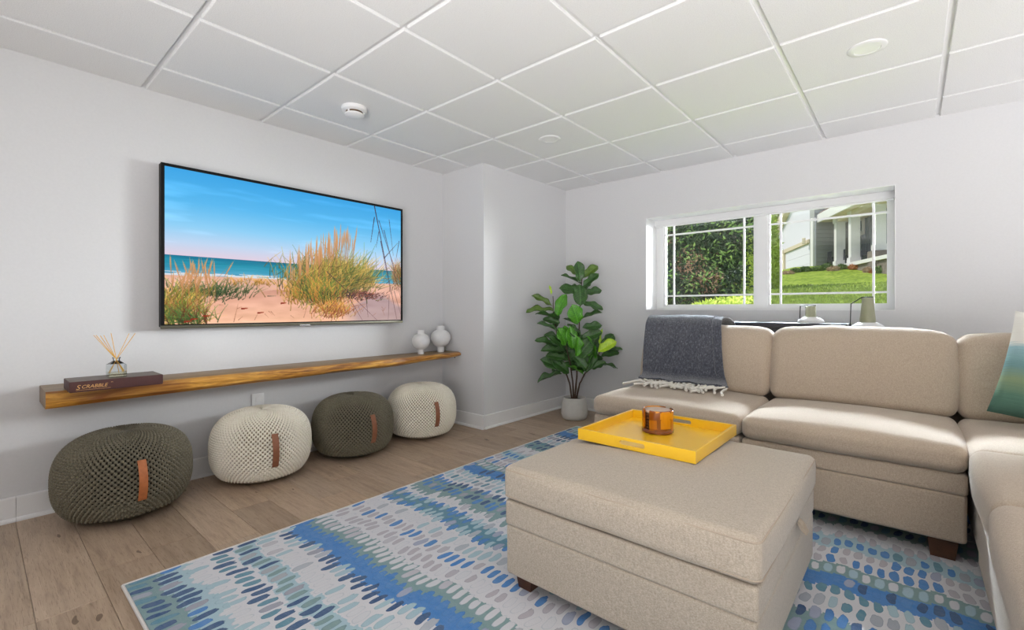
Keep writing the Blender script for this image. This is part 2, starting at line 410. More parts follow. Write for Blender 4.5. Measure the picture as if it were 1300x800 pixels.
# ---- floor: slab with oak planks laid across the room
fl = struct(MB().box((XL - .1, YB - .1, -.12), (XR + .1, YW + .1, -.008)).build('floor', MAT['slab'], smooth=False))
PW, PL = .178, 1.22
random.seed(21)
k0 = int(math.floor((YB - .667) / PW))
offs = {0: -2.257, 4: -2.6}
k = k0; npl = 0
y = .667 + k0 * PW
while y < YW:
    y0, y1 = max(y, YB), min(y + PW, YW)
    near = y > -.9
    off = offs.get(k, random.uniform(0, PL))
    x = off - PL * math.ceil((off - XL) / PL)
    while x < XR:
        x0, x1 = max(x, XL), min(x + PL, XR)
        if k == 0 and x < -2.3 and x + PL > -2.4:   # the short plank seen by the rug
            pass
        if near and x1 - x0 > .01 and x0 < .9 and y1 - y0 > .01:
            yc = (y0 + y1) / 2; xc = (x0 + x1) / 2; g = .0006; hx = (x1 - x0) / 2 - g; hy = (y1 - y0) / 2 - g; b = .0012
            m = MB(); m.add([(-hx, -hy, -.008), (hx, -hy, -.008), (hx, hy, -.008), (-hx, hy, -.008),
                             (-hx, -hy, -b), (hx, -hy, -b), (hx, hy, -b), (-hx, hy, -b),
                             (-hx + b, -hy + b, 0), (hx - b, -hy + b, 0), (hx - b, hy - b, 0), (-hx + b, hy - b, 0)],
                            [(0, 3, 2, 1), (0, 1, 5, 4), (1, 2, 6, 5), (2, 3, 7, 6), (3, 0, 4, 7), (4, 5, 9, 8), (5, 6, 10, 9), (6, 7, 11, 10), (7, 4, 8, 11), (8, 9, 10, 11)])
            m.build('plank', MAT['plank'], fl, smooth=False, loc=(xc, yc, 0)); npl += 1
        x += PL
    k += 1; y += PW
m = MB(); m.box((.9, -.9, -.008), (XR, YW, 0)); m.box((XL, YB, -.008), (XR, -.75, 0))
tag(m.build('plank_field', MAT['plank'], fl, smooth=False), kind='stuff')

# ---- ceiling: slab, T-bar runners and tegular tiles
ce = struct(MB().box((XL - .12, YB - .12, 2.30), (XR + .12, YW + T, 2.42)).build('ceiling', MAT['slab'], smooth=False))
GX, GY, GP = -1.6989, 1.2302, .6096
gx = [XL] + [GX + GP * i for i in range(-2, 8) if XL < GX + GP * i < XR] + [XR]
gy = [YB] + [GY + GP * i for i in range(-7, 5) if YB < GY + GP * i < YW] + [YW]
for i in range(len(gx) - 1):
    for j in range(len(gy) - 1):
        g = .0115
        x0 = gx[i] + (g if i else 0); x1 = gx[i + 1] - (g if i < len(gx) - 2 else 0)
        y0 = gy[j] + (g if j else 0); y1 = gy[j + 1] - (g if j < len(gy) - 2 else 0)
        cx, cy = (x0 + x1) / 2, (y0 + y1) / 2; hx, hy = (x1 - x0) / 2, (y1 - y0) / 2; b = .003
        MB().add([(-hx, -hy, .02), (hx, -hy, .02), (hx, hy, .02), (-hx, hy, .02), (-hx, -hy, b), (hx, -hy, b), (hx, hy, b), (-hx, hy, b),
                  (-hx + b, -hy + b, 0), (hx - b, -hy + b, 0), (hx - b, hy - b, 0), (-hx + b, hy - b, 0)],
                 [(0, 1, 2, 3), (0, 4, 5, 1), (1, 5, 6, 2), (2, 6, 7, 3), (3, 7, 4, 0), (4, 8, 9, 5), (5, 9, 10, 6), (6, 10, 11, 7), (7, 11, 8, 4), (8, 11, 10, 9)]
                 ).build('ceiling_tile', MAT['tile'], ce, smooth=False, loc=(cx, cy, TZ))
for x in gx[1:-1]:
    MB().box((-.012, YB, 0), (.012, YW, .004)).box((-.002, YB, .004), (.002, YW, .04)).build('grid_runner', MAT['grid'], ce, smooth=False, loc=(x, 0, TZ + .0140))
for j, y in enumerate(gy[1:-1]):
    for i in range(len(gx) - 1):
        x0 = gx[i] + (.0122 if i else 0); x1 = gx[i + 1] - (.0122 if i < len(gx) - 2 else 0)
        MB().box((x0, -.012, 0), (x1, .012, .004)).build('cross_tee', MAT['grid'], ce, smooth=False, loc=(0, y, TZ + .0143))

# ---- baseboards with shoe moulding
def baseboard(name, a, b, n, cuts=()):
    """a->b along the wall foot, n = direction into the room"""
    a = Vector((*a, 0)); b = Vector((*b, 0)); n = Vector((*n, 0)); L = (b - a).length; d = (b - a) / L
    prof = [(0, 0), (.026, 0), (.026, .008), (.022, .016), (.016, .019), (.014, .019), (.014, .112), (.011, .117), (0, .117)]
    def run(s0, s1):
        vs = [a + d * s + n * p + Vector((0, 0, z)) for s in (s0, s1) for p, z in prof]; k = len(prof)
        fs = [(i, (i + 1) % k, k + (i + 1) % k, k + i) for i in range(k)] + [tuple(range(k)), tuple(range(2 * k - 1, k - 1, -1))]
        return vs, fs
    m = MB(); cs = [0, *cuts, L]
    for s0, s1 in zip(cs[:-1], cs[1:]): m.add(*run(s0 + (.0008 if s0 else 0), s1 - (.0008 if s1 < L else 0)))
    return struct(m.build(name, MAT['trim'], smooth=False))

baseboard('baseboard_left', (XL, YB), (XL, YC), (1, 0), (2.735,))
baseboard('baseboard_chase', (XL, YC), (XC + .014, YC), (0, -1))
baseboard('baseboard_chase_side', (XC, YC), (XC, YW), (1, 0))
baseboard('baseboard_front', (XC, YW), (XR, YW), (0, -1))
baseboard('baseboard_right', (XR, YB), (XR, YW), (-1, 0))

# ---- window: white liner, frame, two glazed lights with prairie bars, shade cassette
FY = 4.245                                    # room face of the window frame
ln = MB(); t = .004
ln.box((WX0, YW - .001, WZ0), (WX0 + t, FY + .06, WZ1)); ln.box((WX1 - t, YW - .001, WZ0), (WX1, FY + .06, WZ1))
ln.box((WX0, YW - .001, WZ0), (WX1, FY + .06, WZ0 + t)); ln.box((WX0, YW - .001, WZ1 - t), (WX1, FY + .06, WZ1))
struct(ln.build('trim_1', MAT['frame'], smooth=False))
win = struct(empty('window_1', (-.967, FY + .03, WZ0)))
def wpart(m, name, mat, par=win, **k):
    o = m.build(name, mat, par, smooth=False, **k); o.location = -Vector(win.location) if par is win else (0, 0, 0); return o
x0, x1, z0, z1 = WX0 + t, WX1 - t, WZ0 + t, WZ1 - t
f = MB()
f.box((x0, FY, z0), (-1.785, FY + .06, z1)); f.box((-.115, FY, z0), (x1, FY + .06, z1))
f.box((-1.785, FY, z0), (-.115, FY + .06, 1.040)); f.box((-1.785, FY, 1.815), (-.115, FY + .06, z1))
wpart(f, 'window_frame', MAT['frame'])
wpart(MB().box((-.99, FY + .002, 1.040), (-.90, FY + .058, 1.815)), 'mullion', MAT['frame'])
for (a, b) in ((-1.785, -.99), (-.90, -.115)):
    s = MB(); q = .016
    s.box((a, FY + .012, 1.04), (a + q, FY + .05, 1.815)); s.box((b - q, FY + .012, 1.04), (b, FY + .05, 1.815))
    s.box((a + q, FY + .012, 1.04), (b - q, FY + .05, 1.04 + q)); s.box((a + q, FY + .012, 1.815 - q), (b - q, FY + .05, 1.815))
    so = wpart(s, 'sash', MAT['frame'])
    g = MB().box((a + q, FY + .032, 1.04 + q), (b - q, FY + .036, 1.815 - q)); wpart(g, 'pane', MAT['pane'], so)
    for (vx) in (a + .093, b - .093): wpart(MB().box((vx - .0075, FY + .022, 1.04 + q), (vx + .0075, FY + .031, 1.815 - q)), 'muntin', MAT['frame'], so)
    for vz in (1.137, 1.712): wpart(MB().box((a + q, FY + .0215, vz - .0075), (b - q, FY + .0305, vz + .0075)), 'muntin', MAT['frame'], so)
c = MB(); c.box((x0 + .002, FY - .055, 1.795), (x1 - .002, FY - .001, 1.846)); c.box((x0 + .002, FY - .058, 1.812), (x1 - .002, FY - .054, 1.815))
wpart(c, 'shade_cassette', MAT['frame'])
wpart(MB().box((x0 + .01, FY - .04, 1.782), (x1 - .01, FY - .028, 1.796)), 'shade_bottom_bar', MAT['frame'])

# ---- outlet on the left wall
o = tag(MB().box((XL, 1.180, .345), (XL + .006, 1.255, .46), bev=.003).build('wall_outlet', MAT['white_plastic'], ang=30),
        'white outlet plate on the wall above the cream pouf under the shelf', 'outlet')
MB().box((XL + .006, 1.203, .405), (XL + .0085, 1.232, .437), bev=.001).box((XL + .006, 1.203, .365), (XL + .0085, 1.232, .397), bev=.001).build('socket_face', MAT['white_plastic'], o)

# ---- ceiling fittings
sd = tag(empty('smoke_detector', (-2.602, 1.522, TZ)), 'round white smoke detector on the ceiling tile above the television', 'smoke detector')
MB().lathe([(0, 0), (.074, 0), (.076, -.006), (.074, -.020), (.066, -.026), (.050, -.027), (.046, -.020), (0, -.020)], n=48).build('detector_base', MAT['white_plastic'], sd)
MB().lathe([(.047, -.018), (.052, -.036), (.050, -.040)], n=48).build('sensor_grille', MAT['dark_gap'], sd)
MB().lathe([(0, -.038), (.054, -.038), (.058, -.042), (.057, -.047), (.045, -.054), (.02, -.057), (0, -.058)], n=48).build('detector_cap', MAT['white_plastic'], sd)
for i in range(3):
    a = 2 * PI * i / 3 + .9
    MB().box((-.004, -.004, -.042), (.004, .004, -.018)).build('cap_post', MAT['white_plastic'], sd, loc=(.054 * math.cos(a), .054 * math.sin(a), 0))
def downlight(x, y, label):
    d = tag(empty('recessed_light', (x, y, TZ)), label, 'ceiling light', 'recessed ceiling lights')
    MB().lathe([(.052, -.001), (.054, -.006), (.072, -.006), (.077, -.003), (.078, 0)], n=48).build('trim_ring', MAT['white_plastic'], d)
    MB().lathe([(0, -.0035), (.053, -.0045)], n=48).build('diffuser', MAT['white_plastic'], d)
downlight(-1.998, 2.722, 'round white recessed ceiling light nearer the corner, above the plant side')
downlight(-.158, 2.745, 'larger looking round recessed ceiling light at right, above the sofa')

# ================================================================== LEFT WALL: television
tv = tag(empty('television', (XL, 1.491, .903)), 'large flat television on the left wall showing a beach dune with grass', 'television')
TY0, TY1, TZ0, TZ1 = -.808, .809, 0, .934     # local
b = MB(); b.box((.028, TY0 + .002, .01), (.074, TY1 - .002, TZ1 - .002)); b.build('tv_body', MAT['bezel'], tv, smooth=False)
MB().box((0, -.25, .25), (.028, .25, .65)).build('wall_mount', MAT['black'], tv, smooth=False)
fr = MB(); q = .017
fr.box((.074, TY0, .018), (.081, TY0 + q, TZ1)); fr.box((.074, TY1 - q, .018), (.081, TY1, TZ1)); fr.box((.074, TY0 + q, TZ1 - q), (.081, TY1 - q, TZ1)); fr.box((.074, TY0 + q, .018), (.081, TY1 - q, .024))
fr.build('bezel', MAT['bezel'], tv, smooth=False)
MB().box((.070, TY0 - .001, 0), (.083, TY1 + .001, .018), bev=.003).build('lower_bezel', MAT['bezel_metal'], tv)
MB().box((.078, -.035, -.006), (.086, .035, .006), bev=.003).build('badge', MAT['silver'], tv)
# the picture on the screen: painted once into a grid of colours
NX, NY = 470, 264
rs = np.random.RandomState(4)
U, Vv = np.meshgrid((np.arange(NX) + .5) / NX, 1 - (np.arange(NY) + .5) / NY)      # v: 0 top .. 1 bottom
def fbm(sc, seed, sy=1):
    r = np.random.RandomState(seed); out = np.zeros_like(U); amp = 1; tot = 0
    for o_ in range(4):
        n = int(sc * 2 ** o_) + 2; g = r.rand(int(n * sy) + 3, n + 3)
        x = U * n; yy = Vv * n * sy; xi = x.astype(int); yi = yy.astype(int); fx = x - xi; fy = yy - yi
        fx = fx * fx * (3 - 2 * fx); fy = fy * fy * (3 - 2 * fy)
        out += amp * ((g[yi, xi] * (1 - fx) + g[yi, xi + 1] * fx) * (1 - fy) + (g[yi + 1, xi] * (1 - fx) + g[yi + 1, xi + 1] * fx) * fy); tot += amp; amp *= .5
    return out / tot
def lerp(stops, t):
    ps = [p for p, _ in stops]; return np.stack([np.interp(t, ps, [c[k] for _, c in stops]) for k in range(3)], -1)
img = lerp([(0, (72, 160, 214)), (.2, (98, 178, 224)), (.36, (146, 200, 232)), (.47, (190, 208, 230)), (.555, (216, 202, 216))], Vv).astype(float)
cl = fbm(3, 9, 5)[..., None]; img += (np.clip(cl - .55, 0, 1) * 60) * (Vv[..., None] < .5)
sea = lerp([(.555, (24, 112, 140)), (.60, (40, 138, 160)), (.64, (70, 150, 176)), (.70, (122, 166, 196))], Vv) + (fbm(6, 3, 14)[..., None] - .5) * 34
shore = .685 - .01 * U + 0 * U
mk = Vv > .557; img[mk] = sea[mk]
mk = (Vv > .66) & (Vv < shore) & (fbm(5, 5, 12) > .55); img[mk] = (206, 214, 222)
sand = lerp([(.68, (216, 176, 158)), (.76, (222, 178, 160)), (.85, (206, 160, 140)), (1, (232, 182, 156))], Vv) + (fbm(7, 6, 2)[..., None] - .5) * 36
mk = Vv > shore; img[mk] = sand[mk]
dune = .86 - .10 * np.exp(-((U - .40) / .16) ** 2) - .05 * np.exp(-((U - .75) / .2) ** 2)
dk = Vv > dune; d2 = lerp([(.72, (184, 138, 124)), (.82, (214, 166, 146)), (1, (240, 194, 166))], Vv) + (fbm(9, 8, 2)[..., None] - .5) * 44
img[dk] = d2[dk]
mk_a = (np.clip((U - .66) / .1, 0, 1) * np.clip((Vv - .80 - .05 * np.sin(U * 20)) / .05, 0, 1) * .55)[..., None]; img = img * (1 - mk_a) + np.array((138, 132, 150)) * mk_a
def stroke(u0, v0, u1, v1, bend, w, c0, c1, a=.85):
    n = int(max(abs(u1 - u0) * NX, abs(v1 - v0) * NY) * 1.3) + 3; t = np.linspace(0, 1, n)
    x = (u0 + (u1 - u0) * t + bend * t * t) * NX; yy = (1 - (v0 + (v1 - v0) * t)) * NY
    for dx in range(-1, 3):
        for dy in range(-1, 2):
            xi = np.floor(x).astype(int) + dx; yi = np.floor(yy).astype(int) + dy
            ok = (xi >= 0) & (xi < NX) & (yi >= 0) & (yi < NY)
            dd = np.hypot(xi + .5 - x, yi + .5 - yy); ww = w * (1 - .6 * t) if np.isscalar(w) else w(t)
            al = (np.clip(ww / 2 + .5 - dd, 0, 1) * a)[ok][:, None]
            c = (np.array(c0) * (1 - t)[:, None] + np.array(c1) * t[:, None])[ok]
            img[yi[ok], xi[ok]] = img[yi[ok], xi[ok]] * (1 - al) + c * al
G1 = [(92, 112, 42), (150, 140, 62), (188, 150, 78), (70, 92, 48), (206, 168, 96), (120, 104, 52)]
def tuft(cu, cv, su, sv, n, ln_, lean=0, cols=G1, w=1.5):
    for _ in range(n):
        u = cu + rs.randn() * su; v = cv + rs.randn() * sv; L = ln_ * (.5 + rs.rand() * .8)
        a = lean + rs.randn() * .5; c = cols[rs.randint(len(cols))]; c2 = tuple(min(255, q * 1.25 + 10) for q in c)
        stroke(u, v, u + math.sin(a) * L * .5, v - abs(math.cos(a)) * L, rs.randn() * .02, w, tuple(q * .7 for q in c), c2)
def reedhead(u, v, L, lean):
    stroke(u, v + L, u + lean * .5, v, 0, 1.0, (150, 110, 70), (190, 140, 96), .8)
    stroke(u + lean * .35, v + L * .5, u + lean * .55, v - .02, 0, (lambda t: 2.1 * np.sin(np.clip(t, 0.02, 1) * 3.1)), (176, 126, 88), (214, 168, 124), .9)
tuft(.30, .72, .06, .015, 60, .05, 0, [(206, 150, 70), (180, 134, 60)])
tuft(.15, .80, .07, .02, 260, .07, .5, [(60, 82, 50), (84, 98, 58), (50, 70, 44)])
tuft(.03, .92, .05, .05, 420, .13, .3)
tuft(.07, .98, .04, .02, 120, .12, -.3, [(70, 96, 54), (96, 120, 62), (110, 60, 40)])
for _ in range(34): reedhead(.01 + rs.rand() * .15, .56 + rs.rand() * .14, .22, rs.randn() * .07)
tuft(.47, .80, .035, .03, 160, .07, .2, [(204, 150, 70), (186, 140, 58), (220, 170, 90)])
for _ in range(10): reedhead(.62 + rs.rand() * .10, .20 + rs.rand() * .14, .30, .03 + rs.randn() * .02)
tuft(.62, .70, .08, .06, 900, .15, .25, [(120, 112, 52), (84, 92, 44), (150, 120, 60), (60, 72, 40)]); tuft(.60, .72, .085, .06, 900, .15, .25)
for _ in range(70):
    u = .43 + rs.rand() ** .9 * .22; reedhead(u, .46 - (u - .43) * 1.1 + rs.rand() * .15, .28, .01 + rs.randn() * .02)
tuft(.72, .66, .06, .05, 500, .18, .9)
tuft(.58, .82, .05, .04, 420, .13, -.1, [(100, 116, 48), (168, 150, 66), (66, 84, 44), (196, 130, 70)])
tuft(.63, .93, .05, .03, 220, .08, .3, [(196, 130, 66), (150, 84, 50), (210, 170, 90)])
tuft(.78, .79, .06, .018, 200, .04, 1.2, [(110, 58, 46), (66, 46, 52), (140, 74, 56)])
for _ in range(14): reedhead(.66 + rs.rand() * .07, .24 + rs.rand() * .1, .24, .02)
tuft(.985, .62, .02, .05, 160, .1, 0, [(180, 134, 90), (140, 100, 70), (120, 120, 60)])
for (a, b_, c_, d_, w_) in ((.845, .0, .975, .99, 2.2), (.87, .12, 1.0, .70, 1.5), (.90, .2, 1.0, .8, 1.5), (.845, .10, .825, .32, 2.0), (.87, .22, .855, .36, 1.5), (.99, .28, .97, .46, 1.5), (.93, .10, .955, .42, 1.3),
        (.90, .45, .98, .30, 1.8), (.88, .3, .94, .76, 1.4), (.60, .60, .86, 1.0, 1.5), (.70, .78, .78, 1.0, 1.4), (.93, .78, .925, .99, 1.2), (.96, .74, 1.0, .95, 1.2), (.80, .82, .81, .97, 1.2), (.66, .8, .57, .97, 1.2)):
    stroke(a, b_, c_, d_, 0, w_, (64, 40, 54), (74, 42, 48), .9)
for _ in range(26):
    u = rs.rand() * .9; stroke(u, .86 + rs.rand() * .13, u + .015, .86 + rs.rand() * .13, 0, 1.3, (120, 70, 54), (150, 90, 66), .5)
for (u, v) in ((.12, .95), (.25, .90), (.06, .985), (.31, .93), (.40, .86), (.08, .97)): stroke(u, v, u + .02, v - .004, 0, 3.5, (130, 50, 34), (150, 62, 40), .9)
img = 128 + (img - 128) * 1.08; gr_ = img.mean(-1, keepdims=True); img = gr_ + (img - gr_) * 1.12; img = np.clip(img, 0, 255)
lin = np.where(img / 255 <= .04045, img / 255 / 12.92, ((img / 255 + .055) / 1.055) ** 2.4)
ys = np.linspace(TY0 + q, TY1 - q, NX + 1); zs = np.linspace(.024, TZ1 - q, NY + 1)
co = np.zeros(((NX + 1) * (NY + 1), 3), np.float32); YY, ZZ = np.meshgrid(ys, zs); co[:, 0] = .0785; co[:, 1] = YY.ravel(); co[:, 2] = ZZ.ravel()
ii = (np.arange(NY)[:, None] * (NX + 1) + np.arange(NX)[None, :]).ravel()
qd = np.stack([ii, ii + 1, ii + NX + 2, ii + NX + 1], 1).astype(np.int32)
me = bpy.data.meshes.new('screen'); me.vertices.add(len(co)); me.vertices.foreach_set('co', co.ravel())
me.loops.add(qd.size); me.loops.foreach_set('vertex_index', qd.ravel()); me.polygons.add(len(qd)); me.polygons.foreach_set('loop_start', np.arange(0, qd.size, 4, dtype=np.int32))
me.update(calc_edges=True)
ca = me.color_attributes.new('picture', 'FLOAT_COLOR', 'CORNER')
cc = np.ones((len(qd), 4, 4), np.float32); cc[:, :, :3] = lin.reshape(-1, 1, 3); ca.data.foreach_set('color', cc.ravel())
sm = Mat('lit_screen', .35, .15); sm.color((.005, .005, .005)); an = sm.node('Attribute', attribute_name='picture')
sm.put(sm.b.inputs['Emission Color'], an.outputs['Color']); sm.b.inputs['Emission Strength'].default_value = 1.0
me.materials.append(sm.m); so = bpy.data.objects.new('screen', me); COL.objects.link(so); so.parent = tv

# ---- live edge shelf
sh = MB(); NS = 90; ST = .637; ring = []
for i in range(NS + 1):
    y = .215 + (2.79 - .215) * i / NS; tt = i / NS
    fx = -2.985 + noise.noise(Vector((y * 1.7, 0, 0))) * .014 + noise.noise(Vector((y * 9, 3, 0))) * .004 - max(0, tt - .93) * .35
    th = .078 - .030 * tt + noise.noise(Vector((y * 2.2, 7, 0))) * .010 - max(0, tt - .94) * .2
    e = .008 if 0 < i < NS else .004
    zt = ST; bw = .010 + .022 * tt + noise.noise(Vector((y * 5, 11, 0))) * .006
    ring.append([(XL, y, zt), (fx - bw, y, zt), (fx - bw * .35, y, zt - .006), (fx, y, zt - th * .42), (fx - .003, y, zt - th * .75), (fx - .016 - bw * .4, y, zt - th), (XL, y, zt - th)])
vs = [p for r in ring for p in r]; n7 = 7; fs = []; mi = []
for i in range(NS):
    for k in range(n7):
        fs.append((i * n7 + k, i * n7 + (k + 1) % n7, (i + 1) * n7 + (k + 1) % n7, (i + 1) * n7 + k)); mi.append(1 if k == 0 else 0)
fs += [tuple(range(n7)), tuple(NS * n7 + k for k in reversed(range(n7)))]; mi += [1, 0]
sh.v = vs; sh.f = fs; sh.mi = mi
shelf = tag(sh.build('floating_shelf', [MAT['live'], MAT['live_top']], ang=35), 'long live edge wooden shelf floating under the television', 'shelf')
MB().lathe([(0, -.012), (.004, -.012), (.004, 0), (0, 0)], (0, 0, 0), 10).build('shelf_pin', MAT['black'], shelf, loc=(-3.04, 2.74, ST - .040))
# game box with gold lettering
gb = tag(empty('game_box', (-2.962, .452, ST)), 'long flat dark brown board game box with gold letters on the shelf', 'game box')
GH = .048
MB().box((-.094, -.169, 0), (.094, .169, GH * .30)).build('box_tray', MAT['box_brown'], gb, smooth=False)
MB().box((-.096, -.171, .003), (.096, .171, GH), bev=.002).build('box_lid', [MAT['box_brown']], gb)
MB().box((-.093, -.168, GH), (.093, .168, GH + .0008)).build('lid_face', MAT['box_top'], gb, smooth=False)
def text_mesh(name, body, size, mat, parent, shear=0, sx=1):
    cu = bpy.data.curves.new(name, 'FONT'); cu.body = body; cu.size = size; cu.shear = shear; cu.extrude = .0003; cu.resolution_u = 3; cu.align_x = 'LEFT'
    tmp = bpy.data.objects.new(name, cu); COL.objects.link(tmp); bpy.context.view_layer.update()
    me = bpy.data.meshes.new_from_object(tmp.evaluated_get(bpy.context.evaluated_depsgraph_get())); bpy.data.objects.remove(tmp)
    o = bpy.data.objects.new(name, me); COL.objects.link(o); me.materials.clear(); me.materials.append(mat); o.parent = parent; o.scale = (sx, 1, 1); return o
for body, size, yy, zz, sx in (('S', .030, -.150, .012, 1.0), ('CRABBLE', .022, -.132, .016, 1.0), ('TM', .006, -.030, .032, 1)):
    tx = text_mesh('lettering', body, size, MAT['gold_ink'], gb, .28, sx)
    tx.rotation_euler = (PI / 2, 0, PI / 2); tx.location = (.0962, yy, zz)
MB().box((.0960, -.150, .0085), (.0966, -.030, .0095)).build('gold_rule', MAT['gold_ink'], gb, smooth=False)
# reed diffuser on the box
rd = tag(empty('reed_diffuser', (-2.945, .455, ST + GH + .0008)), 'square clear glass reed diffuser standing on the brown game box', 'reed diffuser')
gm = MB(); s_ = .034
gm.add([(-s_, -s_, 0), (s_, -s_, 0), (s_, s_, 0), (-s_, s_, 0), (-s_, -s_, .058), (s_, -s_, .058), (s_, s_, .058), (-s_, s_, .058), (-.013, -.013, .076), (.013, -.013, .076), (.013, .013, .076), (-.013, .013, .076)],
       [(0, 3, 2, 1), (0, 1, 5, 4), (1, 2, 6, 5), (2, 3, 7, 6), (3, 0, 4, 7), (4, 5, 9, 8), (5, 6, 10, 9), (6, 7, 11, 10), (7, 4, 8, 11)])
gm.lathe([(.013, .074), (.013, .088), (.016, .089), (.016, .094), (.012, .094)], n=20)
bt = gm.build('bottle', MAT['bottle_glass'], rd, smooth=False)
MB().box((-s_ + .003, -s_ + .003, .003), (s_ - .003, s_ - .003, .022)).build('scented_oil', MAT['liquid'], rd, smooth=False)
for (tu, tv_, sd_) in ((-.085, .205, .02), (-.078, .206, .03), (-.056, .200, -.02), (-.048, .204, .01), (-.020, .212, 0), (.050, .207, -.01), (.068, .208, .02), (-.066, .196, -.03)):
    # reeds lean across the neck and fan out along the shelf
    top = Vector((sd_, tu, tv_)); neck = Vector((sd_ * .1, tu * .06, .09)); bot = neck + (neck - top) * (.075 / .125); bot.x = max(-.028, min(.028, bot.x)); bot.y = max(-.028, min(.028, bot.y)); bot.z = max(.004, bot.z)
    MB().tube([bot, neck, top], .0014, 6).build('reed', MAT['reed'], rd)
# two vases
def vase(x, y, s, label):
    R, H = s
    pr = [(0, 0), (.34, 0), (.34, .16), (.36, .20), (.58, .24), (.82, .33), (.97, .46), (1, .55), (.95, .66), (.80, .76), (.58, .82), (.42, .845), (.385, .86), (.385, 1.0), (.36, 1.005), (.33, 1.0), (.33, .88), (.0, .87)]
    return tag(MB().lathe([(r * R, z * H) for r, z in pr], n=48).build('vase', MAT['ceramic'], ang=50, loc=(x, y, ST)), label, 'vase', 'white round vases on the shelf')
vase(-3.135, 2.445, (.075, .200), 'smaller white matte round vase at left of the pair on the shelf')
vase(-3.165, 2.685, (.088, .228), 'larger white matte round vase behind, nearer the corner on the shelf')

# ---- knitted poufs
PR, PH = .268, .405
NA, NR = 70, 29
def pouf_profile(t):      # t 0 (top centre) .. 1 (bottom edge)
    a = PI / 2 - t * PI * .96
    c, s = math.cos(a), math.sin(a)
    return PR * abs(c) ** .62 * (1 if c > 0 else 0), PH * (.5 + .5 * math.copysign(abs(s) ** .78, s))
samp = [pouf_profile(i / 400) for i in range(401)]; acc = [0]
for a, b in zip(samp[:-1], samp[1:]): acc.append(acc[-1] + math.hypot(b[0] - a[0], b[1] - a[1]))
def prof_at(s):
    s *= acc[-1]; i = min(399, next((k for k in range(400) if acc[k + 1] >= s), 399)); f_ = (s - acc[i]) / max(1e-9, acc[i + 1] - acc[i])
    a, b = samp[i], samp[i + 1]; return (a[0] + (b[0] - a[0]) * f_, a[1] + (b[1] - a[1]) * f_), (b[0] - a[0], b[1] - a[1])
SE = next(acc[i] / acc[-1] for i in range(401) if samp[i][1] < .042 and i > 200)
hh = []; pm = MB(); na, nr = NA * 6, NR * 8; vs = []
for j in range(nr + 1):
    s = .005 + (SE - .005) * j / nr; (r, z), (dr, dz) = prof_at(s); L = math.hypot(dr, dz) or 1; nx_, nz_ = -dz / L, dr / L
    row = s * NR; jj = math.floor(row); fr_ = row - jj - .5
    amp = .0170 * min(1, r / (PR * .45)) * (1 if z > .050 else 0.4)
    for i in range(na):
        ca_, cb_ = i / 6 + row, i / 6 - row; fc = ca_ - math.floor(ca_) - .5; fd = cb_ - math.floor(cb_) - .5
        # rope knot: a rounded lozenge leaning along the row
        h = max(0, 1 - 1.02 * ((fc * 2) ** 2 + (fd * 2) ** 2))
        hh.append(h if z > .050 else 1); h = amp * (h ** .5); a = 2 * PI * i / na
        rr_ = r + nx_ * h - .009; vs.append((rr_ * math.cos(a), rr_ * math.sin(a), max(.002, z + nz_ * h)))
fs = [(j * na + i, j * na + (i + 1) % na, (j + 1) * na + (i + 1) % na, (j + 1) * na + i) for j in range(nr) for i in range(na)]
fs.append(tuple(i for i in range(na)))
pm.add(vs, fs); pm.mi = [1 if sum(hh[k] for k in f) < .5 else 0 for f in fs]; proto_cover = pm.build('knitted_cover', [MAT['knit_dark'], MAT['core_dark']], None, ang=180)  # faces between knots take the darker slot as painted shade
bm_ = MB().lathe([(0, 0)] + [(r_ - .003, z_) for r_, z_ in reversed(samp[200:]) if z_ < .056][::4], n=64).build('fabric_base', MAT['canvas_dark'])
bm_.data.materials.clear(); bm_.data.materials.append(None)
def strap_mesh():
    vs = []; n = 12; w_ = .0165
    for i in range(n + 1):
        t_ = i / n; z = .125 + .185 * t_; bulge = .010 + .016 * math.sin(PI * t_)
        (r, _z) = min(((p[0], p[1]) for p in samp[60:]), key=lambda p: abs(p[1] - z)); r_ = r + bulge
        for (dx, dr_) in ((-w_, 0), (w_, 0), (w_, .003), (-w_, .003)): vs.append((r_ + dr_, dx, z))
    fs = [(i * 4 + k, i * 4 + (k + 1) % 4, (i + 1) * 4 + (k + 1) % 4, (i + 1) * 4 + k) for i in range(n) for k in range(4)] + [(3, 2, 1, 0), tuple(n * 4 + k for k in range(4))]
    return MB().add(vs, fs)
proto_strap = strap_mesh().build('leather_strap', MAT['leather_tan'], None, ang=50); proto_strap.data.materials.clear(); proto_strap.data.materials.append(None)
first = True
for (x, y, key, lk, azi, rz, label) in (
        (-2.994, .500, 'dark', 'tan', 2.7, .02, 'dark olive knitted pouf nearest the camera, with a tan leather strap'),
        (-2.994, 1.140, 'light', 'brown', -7.4, .3, 'cream knitted pouf between the two dark ones, brown leather strap'),
        (-2.994, 1.745, 'dark', 'brown', -3.5, .5, 'dark olive knitted pouf between the two cream ones, brown leather strap'),
        (-2.994, 2.345, 'light', 'brown', -14.4, .7, 'cream knitted pouf in the corner by the projecting wall')):
    p = tag(empty('pouf', (x, y, 0), math.radians(azi)), label, 'pouf', 'knitted poufs under the shelf')
    for src, mk_ in ((proto_cover, 'knit_' + key), (bm_, 'canvas_' + key), (proto_strap, 'leather_' + lk)):
        o = src if first else src.copy()
        if not first: COL.objects.link(o)
        o.parent = p; o.material_slots[0].link = 'OBJECT'; o.material_slots[0].material = MAT[mk_]
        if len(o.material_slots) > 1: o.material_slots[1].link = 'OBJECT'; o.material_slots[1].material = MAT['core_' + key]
    first = False

